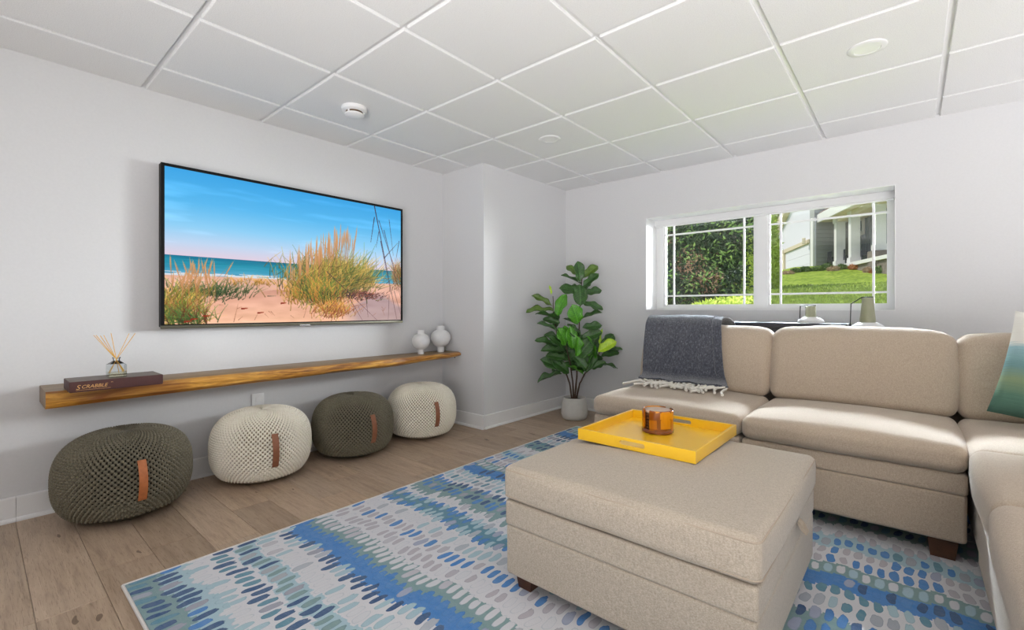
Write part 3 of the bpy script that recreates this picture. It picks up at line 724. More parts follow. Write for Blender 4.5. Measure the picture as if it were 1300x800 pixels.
# ================================================================== RUG
RX0, RX1, RY0, RY1 = -2.185, .55, .355, 3.37
rug = tag(empty('area_rug', (0, 0, 0)), 'large blue, teal and white dashed area rug under the ottoman and sofa', 'rug')
m = MB(); gx_, gy_ = 60, 66; vs = []
for j in range(gy_ + 1):
    for i in range(gx_ + 1):
        x = RX0 + .006 + (RX1 - RX0 - .012) * i / gx_; y = RY0 + .006 + (RY1 - RY0 - .012) * j / gy_
        vs.append((x, y, .0085 + noise.noise(Vector((x * 6, y * 6, 0))) * .0008))
m.add(vs, [(j * (gx_ + 1) + i, j * (gx_ + 1) + i + 1, (j + 1) * (gx_ + 1) + i + 1, (j + 1) * (gx_ + 1) + i) for j in range(gy_) for i in range(gx_)])
k = len(m.v)
m.box((RX0 + .006, RY0 + .006, .0005), (RX1 - .006, RY1 - .006, .006))
m.build('pile', MAT['rug'], rug)
e = MB()
for a, b in (((RX0, RY0), (RX1, RY0)), ((RX1, RY0), (RX1, RY1)), ((RX1, RY1), (RX0, RY1)), ((RX0, RY1), (RX0, RY0))):
    e.tube([(a[0], a[1], .0055), (b[0], b[1], .0055)], .0055, 8)
e.build('binding', MAT['rug_edge'], rug)

# ================================================================== OTTOMAN
def rect_piping(x0, y0, x1, y1, z, r, rad, crown=None):
    """a cord running round a rounded rectangle"""
    pts = []
    for (cx_, cy_, a0) in ((x1 - r, y1 - r, 0), (x0 + r, y1 - r, 90), (x0 + r, y0 + r, 180), (x1 - r, y0 + r, 270)):
        for i in range(7):
            a = math.radians(a0 + 15 * i); pts.append(Vector((cx_ + r * math.cos(a), cy_ + r * math.sin(a), z)))
    pts.append(pts[0]); out = []
    for a, b in zip(pts[:-1], pts[1:]):
        n = max(1, int((b - a).length / .05)); out += [a.lerp(b, i / n) for i in range(n)]
    out.append(pts[-1]); return MB().tube(out, rad, 6, cap=False)
OX0, OX1, OY0, OY1 = -1.118, -.282, 1.245, 2.105
ott = tag(empty('storage_ottoman', ((OX0 + OX1) / 2, (OY0 + OY1) / 2, 0)), 'big square beige upholstered storage ottoman standing on the rug', 'ottoman')
def under(o, root): o.location = Vector(o.location) - Vector(root.location); return o
FZ = .0095
under(cushion('base_panel', (OX0 + .004, OY0 + .004, .062), (OX1 - .004, OY1 - .004, .241), .014, MAT['ottoman'], ott, wr=.0015, res=8), ott)
under(cushion('upper_band', (OX0 + .002, OY0 + .002, .238), (OX1 - .002, OY1 - .002, .328), .012, MAT['ottoman'], ott, wr=.0012, res=8), ott)
oc = under(cushion('top_cushion', (OX0 - .004, OY0 - .004, .329), (OX1 + .004, OY1 + .004, .452), .026, MAT['ottoman'], ott, crown=.024, puff=.010, wr=.0025, seed=5, res=18), ott)
p1 = rect_piping(OX0 - .003, OY0 - .003, OX1 + .003, OY1 + .003, .438, .03, .0026).build('piping', MAT['piping'], oc)
p2 = rect_piping(OX0 - .004, OY0 - .004, OX1 + .004, OY1 + .004, .345, .03, .0026).build('piping', MAT['piping'], oc)
for (lx, ly) in ((OX0 + .03, OY0 + .03), (OX1 - .10, OY0 + .03), (OX0 + .03, OY1 - .10), (OX1 - .10, OY1 - .10)):
    m = MB(); m.add([(lx + a, ly + b, FZ) for a, b in ((.008, .008), (.062, .008), (.062, .062), (.008, .062))] + [(lx + a, ly + b, .064) for a, b in ((0, 0), (.07, 0), (.07, .07), (0, .07))],
                    [(0, 3, 2, 1), (4, 5, 6, 7), (0, 1, 5, 4), (1, 2, 6, 5), (2, 3, 7, 6), (3, 0, 4, 7)])
    under(m.build('leg', MAT['dark_leg'], ott, smooth=False), ott)
tb = MB(); pts = [(OX1 + .004, .328), (OX1 + .016, .318), (OX1 + .030, .292), (OX1 + .026, .286), (OX1 + .012, .300), (OX1 + .002, .318)]
vs = [(x, yy, z) for yy in (1.735, 1.765) for x, z in pts]; k = len(pts)
tb.add(vs, [(i, (i + 1) % k, k + (i + 1) % k, k + i) for i in range(k)] + [tuple(range(k)), tuple(range(2 * k - 1, k - 1, -1))])
under(tb.build('pull_tab', MAT['piping'], ott, smooth=False), ott)

# ---- tray with handle slots
TX0, TX1, TY0_, TY1_ = -1.046, -.566, 1.622, 2.110; TB, TH, TT = .4775, .044, .011
tray = tag(empty('serving_tray', ((TX0 + TX1) / 2, (TY0_ + TY1_) / 2, TB)), 'square glossy yellow serving tray with slot handles lying on the ottoman', 'tray')
hx, hy = (TX1 - TX0) / 2, (TY1_ - TY0_) / 2
MB().box((-hx + .002, -hy + .002, 0), (hx - .002, hy - .002, .007)).build('tray_floor', MAT['yellow'], tray, smooth=False)
def slot_wall(L, y, sl=.105, sh_=.017, zc=.024):
    inn = []; r = sh_ / 2
    for i in range(32):
        a = 2 * PI * i / 32; inn.append(((sl / 2 - r) * (1 if math.cos(a) >= 0 else -1) + r * math.cos(a), zc + r * math.sin(a)))
    out = []
    for i in range(32):
        a = 2 * PI * i / 32 ; cxx, czz = math.cos(a), math.sin(a); s = 1 / max(abs(cxx), abs(czz)); out.append((cxx * s * L / 2, TH / 2 + czz * s * TH / 2))
    m = MB(); vs = [(x, y, z) for x, z in inn] + [(x, y, z) for x, z in out] + [(x, y + TT, z) for x, z in inn] + [(x, y + TT, z) for x, z in out]; fs = []
    for i in range(32):
        j = (i + 1) % 32; fs += [(i, j, 32 + j, 32 + i), (64 + i, 96 + i, 96 + j, 64 + j), (i, 64 + i, 64 + j, j), (32 + i, 32 + j, 96 + j, 96 + i)]
    return m.add(vs, fs)
for y in (-hy, hy - TT): slot_wall(2 * hx, y).build('tray_side', MAT['yellow'], tray, smooth=False)
for x in (-hx, hx - TT): MB().box((x, -hy + TT, 0), (x + TT, hy - TT, TH), bev=.0015).build('tray_side', MAT['yellow'], tray)
# ---- coaster holder and coasters
cx_, cy_ = -.835, 1.925; HZ = TB + .0075
ch = tag(empty('coaster_holder', (cx_, cy_, HZ)), 'round amber wood coaster holder standing in the yellow tray', 'coaster holder')
MB().lathe([(0, 0), (.060, 0), (.066, .002), (.067, .012), (.064, .016), (0, .016)], n=64).build('holder_base', MAT['holder_rim'], ch, ang=30)
for a0, a1 in ((-98, 55), (82, 235)):
    w_ = MB(); a0, a1 = math.radians(a0), math.radians(a1); n = 40; pr = [(.0585, .014), (.0655, .014), (.0660, .096), (.0640, .0985), (.0600, .0985), (.0585, .096)]
    w_.lathe(pr + [pr[0]], n=n, a0=a0, a1=a1); k = n + 1
    w_.f += [tuple(j * k for j in range(6)), tuple(j * k + n for j in reversed(range(6)))]; w_.mi += [0, 0]
    w_.build('holder_wall', MAT['holder'], ch, ang=30)
for i in range(6):
    zz = HZ + .0165 + i * .0135
    tag(MB().lathe([(0, 0), (.052, 0), (.0545, .002), (.0545, .009), (.052, .011), (0, .011)], n=48).build('coaster', MAT['coaster_top'] if i == 5 else MAT['coaster'], ang=30, loc=(cx_, cy_, zz)),
        ('pale topmost round coaster lying open at the top of the amber holder' if i == 5 else ('lowest', 'second lowest', 'third from the bottom', 'third from the top', 'second from top')[i] + ' dark round coaster in the stack seen through the amber holder slot'), 'coaster', 'coasters in the holder')

# ================================================================== SECTIONAL SOFA
sofa = tag(empty('sectional_sofa', (-.2, 3.0, 0)), 'large beige linen sectional sofa with loose cushions along the window wall and right side', 'sofa')
S = lambda o: under(o, sofa)
mods = [(-1.498, -.653), (-.647, .170)]
def seat(a, b, sd, crown=.034):
    o = S(cushion('seat_cushion', a, b, .042, MAT['sofa'], sofa, crown=crown, puff=.012, wr=.004, seed=sd, res=16)); return o
for i, (a, b) in enumerate(mods):
    seat((a, 2.475, .368), (b, 3.16, .482), 11 + i)
    S(cushion('base_panel', (a + .004, 2.50, .092), (b - .002, 3.44, .288), .016, MAT['sofa'], sofa, wr=.002, seed=i, res=8))
    S(cushion('upper_band', (a + .002, 2.495, .285), (b - .001, 3.42, .369), .014, MAT['sofa'], sofa, wr=.002, seed=i + 3, res=8))
# corner and right-hand run
seat((.176, 2.445, .368), (1.02, 3.16, .482), 31)
S(cushion('base_panel', (.192, 2.43, .092), (1.12, 3.44, .366), .016, MAT['sofa'], sofa, wr=.002, res=8))
seat((.168, 1.80, .345), (.98, 2.438, .492), 41, .03)
seat((.160, .98, .345), (.98, 1.792, .500), 43, .03)
S(cushion('upper_band', (.186, .98, .262), (1.12, 2.425, .346), .014, MAT['sofa'], sofa, wr=.002, res=8))
S(cushion('base_panel', (.190, .98, .062), (1.12, 2.425, .264), .016, MAT['sofa'], sofa, wr=.002, res=8))
def lean(k, y0=3.1):
    def f(q, nx, ny, nz):
        return (q.x, q.y + (q.z - .5) * k, q.z)
    return f
def topwave(amp, sd):
    def f(q, nx, ny, nz):
        y = q.y + (q.z - .5) * .30
        z = q.z + max(0, nz) ** 2 * (noise.noise(Vector((q.x * 7 + sd, 1, 0))) * amp - .012 * max(0, abs(nx) - .75) * 4)
        x = q.x * 1 + (q.z - .5) * .0
        return (x, y, z)
    return f
S(cushion('back_cushion', (-1.485, 3.085, .478), (-.656, 3.27, .893), .055, MAT['sofa'], sofa, crown=.012, puff=.016, wr=.006, seed=51, warp=topwave(.006, 1), res=18))
S(cushion('back_cushion', (-.648, 3.080, .478), (.170, 3.27, .900), .055, MAT['sofa'], sofa, crown=.014, puff=.018, wr=.008, seed=57, warp=topwave(.012, 5), res=18))
S(cushion('back_cushion', (.178, 3.100, .478), (1.0, 3.28, .893), .055, MAT['sofa'], sofa, crown=.008, puff=.010, wr=.006, seed=63, warp=topwave(.004, 9), res=18))
S(cushion('back_cushion', (.80, 1.80, .49), (.98, 2.43, .90), .05, MAT['sofa'], sofa, puff=.012, wr=.006, res=10))
S(cushion('back_cushion', (.80, .99, .49), (.98, 1.79, .90), .05, MAT['sofa'], sofa, puff=.012, wr=.006, res=10))
S(cushion('back_frame', (-1.49, 3.36, .09), (1.12, 3.48, .845), .03, MAT['sofa'], sofa, wr=.003, res=10))
S(cushion('back_frame', (.985, .98, .09), (1.12, 3.36, .845), .03, MAT['sofa'], sofa, wr=.003, res=10))
for (lx, ly) in ((.05, 2.53), (-1.45, 2.53), (-.62, 2.53), (-1.45, 3.34), (1.02, 3.36), (.98, 1.02), (.215, 1.03)):
    m = MB(); m.add([(lx + a, ly + b, FZ if ly < 3.3 and lx < .47 else 0.0) for a, b in ((.01, .01), (.085, .01), (.085, .07), (.01, .07))] + [(lx + a, ly + b, .094) for a, b in ((0, 0), (.095, 0), (.095, .08), (0, .08))],
                    [(0, 3, 2, 1), (4, 5, 6, 7), (0, 1, 5, 4), (1, 2, 6, 5), (2, 3, 7, 6), (3, 0, 4, 7)])
    S(m.build('leg', MAT['dark_leg'], sofa, smooth=False))

# ---- ombre pillow
n_ = 26; pv = []; pf = []
for side in (1, -1):
    for j in range(n_ + 1):
        for i in range(n_ + 1):
            nx, nz = -1 + 2 * i / n_, -1 + 2 * j / n_
            th = .075 * max(0, (1 - abs(nx) ** 3.2) * (1 - abs(nz) ** 3.2)) ** .6; kx = 1 - .05 * (1 - nz * nz) * nx * nx; kz = 1 - .05 * (1 - nx * nx) * nz * nz
            x, z = nx * .235 * kx, nz * .235 * kz
            pv.append((x, side * th + noise.noise(Vector((x * 7, 0, z * 7))) * .006 * (1 - max(abs(nx), abs(nz))), z + .235))
    o_ = 0 if side > 0 else (n_ + 1) ** 2
    pf += [(o_ + j * (n_ + 1) + i, o_ + j * (n_ + 1) + i + 1, o_ + (j + 1) * (n_ + 1) + i + 1, o_ + (j + 1) * (n_ + 1) + i) for j in range(n_) for i in range(n_)]
edge = [(i, 0) for i in range(n_)] + [(n_, j) for j in range(n_)] + [(n_ - i, n_) for i in range(n_)] + [(0, n_ - j) for j in range(n_)]
pmb = MB().add(pv, pf); N2 = (n_ + 1) ** 2
for k in range(len(edge)):
    a = edge[k][1] * (n_ + 1) + edge[k][0]; b = edge[(k + 1) % len(edge)]; b = b[1] * (n_ + 1) + b[0]; pmb.f.append((a, b, N2 + b, N2 + a)); pmb.mi.append(0)
pil = tag(pmb.build('throw_pillow', MAT['pillow'], ang=80, loc=(.470, 2.835, .535)), 'throw pillow fading from white to teal green on the right of the sofa', 'pillow')
pil.rotation_euler = (-.33, .22, -.04); pil.location = (.478, 2.835, .522)

# ---- throw blanket
path = [(3.500, .62), (3.500, .86), (3.480, .905), (3.40, .935), (3.30, .950), (3.22, .948), (3.170, .915), (3.142, .86), (3.112, .78), (3.088, .70), (3.066, .62), (3.048, .572), (3.010, .545), (2.955, .538), (2.915, .536)]
def thr_path(t):
    s = t * (len(path) - 1); i = min(len(path) - 2, int(s)); f_ = s - i
    P = [Vector(path[max(0, min(len(path) - 1, i + q))]) for q in (-1, 0, 1, 2)]
    return .5 * ((2 * P[1]) + (P[2] - P[0]) * f_ + (2 * P[0] - 5 * P[1] + 4 * P[2] - P[3]) * f_ ** 2 + (3 * P[1] - P[0] - 3 * P[2] + P[3]) * f_ ** 3)
blanket = tag(empty('throw_blanket', (-1.15, 3.1, .54)), 'charcoal blue woven throw with white fringe draped over the left back cushion', 'blanket')
def sheet(xa_t, xb_t, xa_b, xb_b, lift, th=.007, tmax=1.0, sd=0):
    nu, nv = 44, 70; vs = []
    for side in (0, 1):
        for j in range(nv + 1):
            t_ = tmax * j / nv; p = thr_path(t_); q2 = thr_path(min(1, t_ + .01)); q1 = thr_path(max(0, t_ - .01)); d = (q2 - q1).normalized(); nrm = Vector((d.y, -d.x))
            if nrm.y < 0 and t_ > .25 and t_ < .8 and False: nrm = -nrm
            nrm = Vector((-abs(d.y), abs(d.x))) if t_ > .3 else Vector((abs(d.y), abs(d.x)))
            w_ = max(0, (t_ - .35) / .65) ** 1.5; xa = xa_t + (xa_b - xa_t) * w_; xb = xb_t + (xb_b - xb_t) * w_
            for i in range(nu + 1):
                a = i / nu; x = xa + (xb - xa) * a
                r_ = lift + noise.noise(Vector((x * 9 + sd, t_ * 5, 0))) * .007 * min(1, t_ * 3) + noise.noise(Vector((x * 25, t_ * 16, sd))) * .002 + .004
                r_ += .010 * max(0, math.sin((x + t_ * .12) * 38)) * max(0, t_ - .6)
                r_ = max(r_, .001) + (th if side == 0 else 0)
                vs.append((x + 1.15, p.x + nrm.x * r_ - 3.1, p.y + nrm.y * r_ - .54 + (noise.noise(Vector((x * 4, sd, 5))) * .008 * (1 if .2 < t_ < .5 else 0))))
    n1 = (nu + 1) * (nv + 1); fs = []
    for j in range(nv):
        for i in range(nu):
            a = j * (nu + 1) + i; fs.append((a, a + 1, a + nu + 2, a + nu + 1)); fs.append((n1 + a, n1 + a + nu + 1, n1 + a + nu + 2, n1 + a + 1))
    for j in range(nv):
        for a in (j * (nu + 1), j * (nu + 1) + nu): fs.append((a, a + nu + 1, n1 + a + nu + 1, n1 + a))
    for i in range(nu):
        for a in (i, nv * (nu + 1) + i): fs.append((a, a + 1, n1 + a + 1, n1 + a))
    return MB().add(vs, fs)
sheet(-1.455, -1.000, -1.400, -.862, .008, .008, 1.0, 2).build('woven_panel', MAT['throw'], blanket, ang=80)
sheet(-1.10, -.945, -1.05, -.822, .002, .006, .985, 6).build('folded_layer', MAT['throw'], blanket, ang=80)
random.seed(5)
for i in range(34):
    x = -1.405 + (i + .5) / 34 * .585 + random.uniform(-.008, .008); y = 2.930 + random.uniform(-.010, .008)
    d = random.uniform(-2.6, -.9); L = random.uniform(.12, .20); pts = [Vector((x, y, .546))]; kx = random.uniform(-.45, .45)
    sag = lambda xx, yy: .526 - .13 * max(0, 2.84 - yy) ** 1.3 - .25 * max(0, -xx - 1.38)
    for s_ in range(1, 10):
        d += kx * .35 + random.uniform(-.38, .38); p = pts[-1] + Vector((math.cos(d) * L / 9, math.sin(d) * L / 9, 0)); p.z = sag(p.x, p.y) + .008 + (i % 3) * .006 * (1 - s_ / 10); pts.append(p)
    o = MB().tube([p - Vector((-1.15, 3.1, .54)) for p in pts], [.005, .006, .0068, .0072, .0074, .0074, .0072, .007, .0075, .0085], 7).build('tassel', MAT['wool_white'], blanket)

# ================================================================== behind the sofa
con = tag(empty('console_table', (-.95, 3.76, 0)), 'dark navy console table standing between the sofa back and window wall', 'table')
MB().box((-.66, -.14, .885), (.642, .14, .918), bev=.003).build('tabletop', MAT['navy'], con)
MB().box((-.63, -.12, .80), (.60, .12, .884)).build('apron', MAT['navy'], con, smooth=False)
for sx_ in (-.64, .60):
    for sy_ in (-.12, .09): MB().box((sx_, sy_, 0), (sx_ + .03, sy_ + .03, .80)).build('leg', MAT['navy'], con, smooth=False)
sst = tag(empty('side_stand', (-.195, 3.76, 0)), 'narrow dark stand behind the sofa, right of the console table', 'stand')
MB().box((-.10, -.13, .863), (.10, .13, .886)).build('stand_top', MAT['navy'], sst, smooth=False)
MB().box((-.03, -.03, .02), (.03, .03, .863)).build('stand_post', MAT['navy'], sst, smooth=False)
MB().box((-.10, -.12, 0), (.10, .12, .02)).build('stand_foot', MAT['navy'], sst, smooth=False)
def lampy(x, z0, rb, rt, h, base_r, arm_x, arm_z, label):
    L = tag(empty('frosted_lamp', (x, 3.76, z0)), label, 'lamp', 'frosted lamps behind the sofa')
    MB().lathe([(0, 0), (base_r, 0), (base_r, .010), (base_r * .92, .022), (base_r * .7, .034), (rb * 1.15, .042), (0, .042)], n=40).build('lamp_base', MAT['ceramic'], L, ang=60)
    MB().lathe([(0, .041), (rb * .92, .041), (rb, .055), (rb * .5 + rt * .5, .041 + h * .5), (rt, .041 + h), (rt * .9, .042 + h), (0, .042 + h)], n=32).build('frosted_column', MAT['frost'], L, ang=50)
    zt = .046 + h
    MB().tube([(arm_x - .004, 0, .012), (arm_x, 0, zt - arm_z), (-rt * 1.0, 0, zt), (rt, 0, zt)], .0035, 8).build('lamp_arm', MAT['black'], L)
    MB().tube([(-rt, 0, zt), (-rt, 0, zt - .018)], .003, 8).build('arm_catch', MAT['black'], L)
lampy(-.527, .918, .033, .031, .075, .080, -.062, .004, 'shorter frosted lamp on a white round base, on the console table')
lampy(-.213, .886, .043, .029, .160, .090, -.088, .044, 'taller tapered frosted lamp at right, its top in front of the window')

# ================================================================== FIDDLE LEAF FIG
PX, PY = -2.378, 3.625
fig = tag(empty('potted_fig', (PX, PY, 0)), 'tall fiddle leaf fig in a pale grey pot in the corner', 'plant')
MB().lathe([(0, 0), (.098, 0), (.112, .010), (.122, .045), (.122, .08), (.116, .14), (.106, .188), (.104, .197), (.098, .198), (.095, .190), (.095, .165), (0, .165)], n=56).build('pot', MAT['concrete'], fig, ang=50)
MB().lathe([(.094, .172), (.06, .177), (0, .180)], n=32).build('soil', MAT['soil'], fig)
D0 = depth(729, 500, 1).length
PD = PX * -SYW + PY * CYW
def fp(u, v, dd=0): return depth(u, v, PD + dd) - Vector((PX, PY, 0))
for pts, r0 in (([(726, 505, 0), (723, 486, .0), (717, 470, .02), (712, 452, .03), (707, 425, .04), (703, 398, .05), (702, 376, .06)], .0085),
                ([(728, 505, .01), (727, 484, .0), (724, 462, -.02), (718, 438, -.05), (713, 420, -.06)], .0085),
                ([(730, 505, -.01), (732, 480, 0), (733, 455, .0), (735, 425, .0), (736, 395, 0), (738, 370, 0), (739, 345, 0)], .009),
                ([(732, 505, .0), (736, 487, -.01), (743, 474, -.02), (753, 464, -.03), (760, 450, -.03), (763, 432, -.03)], .0085)):
    P3 = [fp(*p) for p in pts]; fine_ = []
    for a, b in zip(P3[:-1], P3[1:]):
        for i in range(4): q = a.lerp(b, i / 4); fine_.append(q + Vector((noise.noise(q * 30), noise.noise(q * 30 + Vector((5, 0, 0))), 0)) * .004)
    fine_.append(P3[-1]); n = len(fine_); fine_[0].z = .17
    MB().tube(fine_, [r0 * (1 - .62 * i / n) * (1.15 if i % 5 == 2 else 1) for i in range(n)], 8).build('stem', MAT['bark'], fig)
def leaf_mesh(width, seed, fold=.12, droop=.18):
    """unit-length fiddle leaf along +y, width ratio, wavy margin, creased midrib"""
    rs_ = random.Random(seed); nu, nv = 8, 14; vs = []; ph = rs_.random() * 6
    for s_ in (0, 1):
        for j in range(nv + 1):
            t_ = j / nv; prof = (math.sin(PI * min(1, t_ ** .85)) ** .62) * (.62 + .55 * t_) * (1 - .22 * math.exp(-((t_ - .42) / .12) ** 2)); prof = max(prof, .015)
            for i in range(nu + 1):
                a = -1 + 2 * i / nu; x = a * prof * width / 2
                z = -droop * t_ * t_ + fold * abs(a) * prof * .5 + .05 * math.sin(t_ * 13 + ph + (2 if a > 0 else 0)) * abs(a) ** 2 - (.012 if s_ else 0)
                vs.append((x, t_, z))
    n1 = (nu + 1) * (nv + 1); fs = []
    for j in range(nv):
        for i in range(nu):
            a = j * (nu + 1) + i; fs += [(a, a + 1, a + nu + 2, a + nu + 1), (n1 + a, n1 + a + nu + 1, n1 + a + nu + 2, n1 + a + 1)]
        for a in (j * (nu + 1), j * (nu + 1) + nu): fs.append((a, a + nu + 1, n1 + a + nu + 1, n1 + a))
    for i in range(nu):
        for a in (i, nv * (nu + 1) + i): fs.append((a, a + 1, n1 + a + 1, n1 + a))
    o = MB().add(vs, fs).build('leaf', MAT['leaf'], fig, ang=180); me = o.data; bpy.data.objects.remove(o); me.materials.clear(); me.materials.append(None); return me
LM = [leaf_mesh(w_, i + 3, f_, d_) for i, (w_, f_, d_) in enumerate(((.62, .25, .15), (.74, .15, .25), (.68, .35, .05), (.80, .2, .12)))]
VIEW = Vector((-SYW, CYW, 0)); TOCAM = -VIEW
LV = [ # base u,v -> tip u,v, width px, material, depth base, depth tip
 (736, 357, 735, 333, 14, 'g', 0, -.03), (733, 349, 721, 336, 10, 'o', .02, .05), (741, 352, 758, 338, 12, 'o', .02, .02), (741, 364, 758, 347, 12, 'g', -.02, -.05),
 (737, 360, 716, 347, 5, 'g', .0, -.08), (737, 372, 714, 363, 16, 'g', -.02, -.06), (736, 362, 737, 386, 17, 'g', -.02, -.10), (743, 373, 763, 367, 11, 'g', 0, .02), (742, 369, 748, 358, 9, 'd', .03, .06),
 (741, 385, 765, 389, 12, 'd', 0, -.02), (740, 404, 763, 396, 9, 'd', 0, .02), (740, 416, 763, 412, 11, 'd', 0, -.02), (739, 430, 762, 421, 14, 'd', 0, -.05), (734, 410, 729, 391, 19, 'm', -.02, -.12),
 (733, 412, 716, 404, 9, 'd', .02, .06), (736, 422, 722, 411, 9, 'd', .02, .04), (737, 428, 724, 418, 12, 'g', -.03, -.10), (739, 429, 730, 412, 9, 'g', -.05, -.12), (737, 365, 724, 363, 7, 'd', .06, .10),
 (702, 394, 671, 392, 9, 'o', .05, .0), (700, 388, 678, 374, 10, 'o', .08, .10), (707, 400, 715, 375, 15, 'm', .0, -.04), (709, 404, 682, 397, 9, 'g', .02, -.02), (710, 410, 691, 404, 10, 'd', .04, .06), (710, 421, 686, 408, 7, 'g', .0, -.05),
 (706, 415, 704, 396, 11, 'd', .06, .08), (713, 432, 692, 425, 12, 'd', .04, .08), (706, 438, 683, 430, 11, 'g', .0, -.06), (718, 438, 711, 418, 15, 'm', -.06, -.12), (717, 446, 702, 426, 12, 'g', -.04, -.12),
 (716, 446, 689, 444, 14, 'd', .0, -.03), (717, 455, 696, 450, 12, 'g', -.03, -.08), (717, 470, 690, 456, 15, 'd', .0, -.04), (722, 473, 706, 458, 15, 'd', -.02, -.08), (712, 474, 684, 483, 8, 'd', .0, -.04),
 (719, 452, 700, 436, 11, 'd', .03, .04), (727, 442, 725, 417, 14, 'm', -.06, -.12), (731, 456, 749, 433, 18, 'g', -.06, -.14), (732, 452, 734, 429, 12, 'm', -.08, -.14), (724, 458, 734, 438, 11, 'd', -.0, -.02), (729, 452, 744, 466, 12, 'g', -.06, -.14),
 (756, 454, 752, 427, 8, 'm', -.06, -.10), (760, 446, 781, 434, 14, 'l', -.04, -.10), (762, 438, 763, 418, 3.5, 'l', -.03, -.03), (764, 440, 779, 425, 13, 'd', .0, .04), (768, 444, 789, 440, 9, 'g', .02, .02), (764, 452, 785, 447, 11, 'd', .0, .02),
 (760, 461, 783, 465, 8, 'd', -.03, -.06), (752, 468, 767, 459, 10, 'g', -.04, -.08), (744, 472, 757, 448, 10, 'g', -.04, -.08), (741, 472, 752, 446, 9, 'm', -.02, -.04), (740, 475, 722, 462, 9, 'm', -.04, -.10), (700, 374, 698, 363, 3.5, 'l', .06, .06),
 (735, 448, 718, 430, 13, 'd', .06, .10), (736, 440, 750, 425, 12, 'd', .06, .10), (727, 470, 742, 452, 12, 'd', .04, .08), (712, 462, 700, 470, 9, 'd', .05, .08), (748, 440, 760, 426, 10, 'd', .05, .08)]
random.seed(23)
for _ in range(18):
    bu_, bv_ = random.uniform(708, 752), random.uniform(428, 470); an = random.uniform(0, PI); le = random.uniform(17, 24)
    LV.append((bu_, bv_, bu_ + math.cos(an) * le, bv_ - abs(math.sin(an)) * le * .8 + 3, random.uniform(9, 14), random.choice('gddgm'), random.uniform(-.02, .08), random.uniform(-.08, .10)))
random.seed(11)
for i, (bu, bv, tu_, tv_, wpx, mk_, db, dt) in enumerate(LV):
    fw_ = -.08 * max(0, min(1, (705 - tu_) / 20)); b_ = fp(bu, bv, db + fw_ * .4); t_ = fp(tu_, tv_, dt + fw_); d = t_ - b_; L = d.length; wid = wpx * 1.3 / F * PD; b_ -= d * .04; t_ = b_ + d * 1.1; d = t_ - b_; L = d.length
    bu_off = random.uniform(-.3, .3)
    nrm = (TOCAM * (1 if wpx > 9 else .5) + Vector((0, 0, .75 if wpx > 9 else 1.4)) + Vector((random.uniform(-.4, .4), random.uniform(-.3, .3), 0))); yv = d.normalized(); xv = yv.cross(nrm).normalized(); zv = xv.cross(yv)
    me = LM[i % 4]; nat = (.62, .74, .68, .80)[i % 4] * L * 1.02; sx_ = max(.55, min(1.7, wid / nat)) * L
    if wpx < 5: sx_ = wid / .7
    o = bpy.data.objects.new('leaf', me); COL.objects.link(o); o.parent = fig
    o.matrix_local = Matrix.Translation(b_) @ Matrix((xv, yv, zv)).transposed().to_4x4() @ Matrix.Diagonal((sx_, L, L * .9, 1))
    o.material_slots[0].link = 'OBJECT'; o.material_slots[0].material = MAT[{'g': 'leaf', 'd': 'leaf', 'm': 'leaf_mid', 'l': 'leaf_lime', 'o': 'leaf_olive'}[mk_]]

# ================================================================== OUTDOORS
def ground_z(x, y):
    z = .985 + .00373 * max(0, min(y, 29.8) - 4.5) ** 2
    z -= .22 * max(0, min(4.4, -x - 5.0)) * min(1, max(0, (y - 14) / 14)); z += .02 * noise.noise(Vector((x * .5, y * .5, 0)))
    return z
def on_ground(u, v):
    d = 4.0
    while d < 70:
        p = depth(u, v, d)
        if p.z <= ground_z(p.x, p.y): return p, d
        d += .05
    return p, d
def m_grass_ground():
    M = Mat('lawn_soil', .95, .1); n = M.noise(M.obj((1, .35, 1)), 7, 5, .7); n2 = M.noise(M.obj(), .8, 2)
    M.color(M.ramp(n * .7 + n2 * .3, [(.35, srgb(104, 128, 44)), (.5, srgb(146, 166, 62)), (.68, srgb(186, 194, 92))])); M.bump(n, .8, .03); return M.m
MAT['lawn'] = m_grass_ground()
m = MB(); nx_, ny_ = 70, 90; vs = []
for j in range(ny_ + 1):
    for i in range(nx_ + 1):
        x = -28 + 46 * i / nx_; y = YW + T + .0 + 70 * (j / ny_) ** 1.5; vs.append((x, y, ground_z(x, y)))
m.add(vs, [(j * (nx_ + 1) + i, j * (nx_ + 1) + i + 1, (j + 1) * (nx_ + 1) + i + 1, (j + 1) * (nx_ + 1) + i) for j in range(ny_) for i in range(nx_)])
lawn = struct(m.build('ground', MAT['lawn'], ang=180))
struct(MB().box((-16, YW + T - .002, -.1), (10, YW + T + .02, .97)).build('trim_2', MAT['slab'], smooth=False))
MAT['blade'] = plain('grass_blade', srgb(152, 168, 78), .6, (3, .1, .001), .35)
random.seed(3); g = MB()
for _ in range(26000):
    y = 4.4 + 16 * random.random() ** 2.0; x = y * random.uniform(-.42, .02) + random.uniform(-.4, .3)
    h = random.uniform(.018, .045) * (1 + (y - 4.4) * .06); z = ground_z(x, y) - .003; a = random.random() * PI; w_ = .0035 + .0016 * (y - 4); lx, ly = random.uniform(-.02, .02), random.uniform(-.02, .02)
    g.add([(x - w_ * math.cos(a), y - w_ * math.sin(a), z), (x + w_ * math.cos(a), y + w_ * math.sin(a), z), (x + lx, y + ly, z + h)], [(0, 1, 2)])
tag(g.build('lawn_grass', MAT['blade'], smooth=False), 'sunlit green lawn grass rising outside the window', 'grass', kind='stuff')

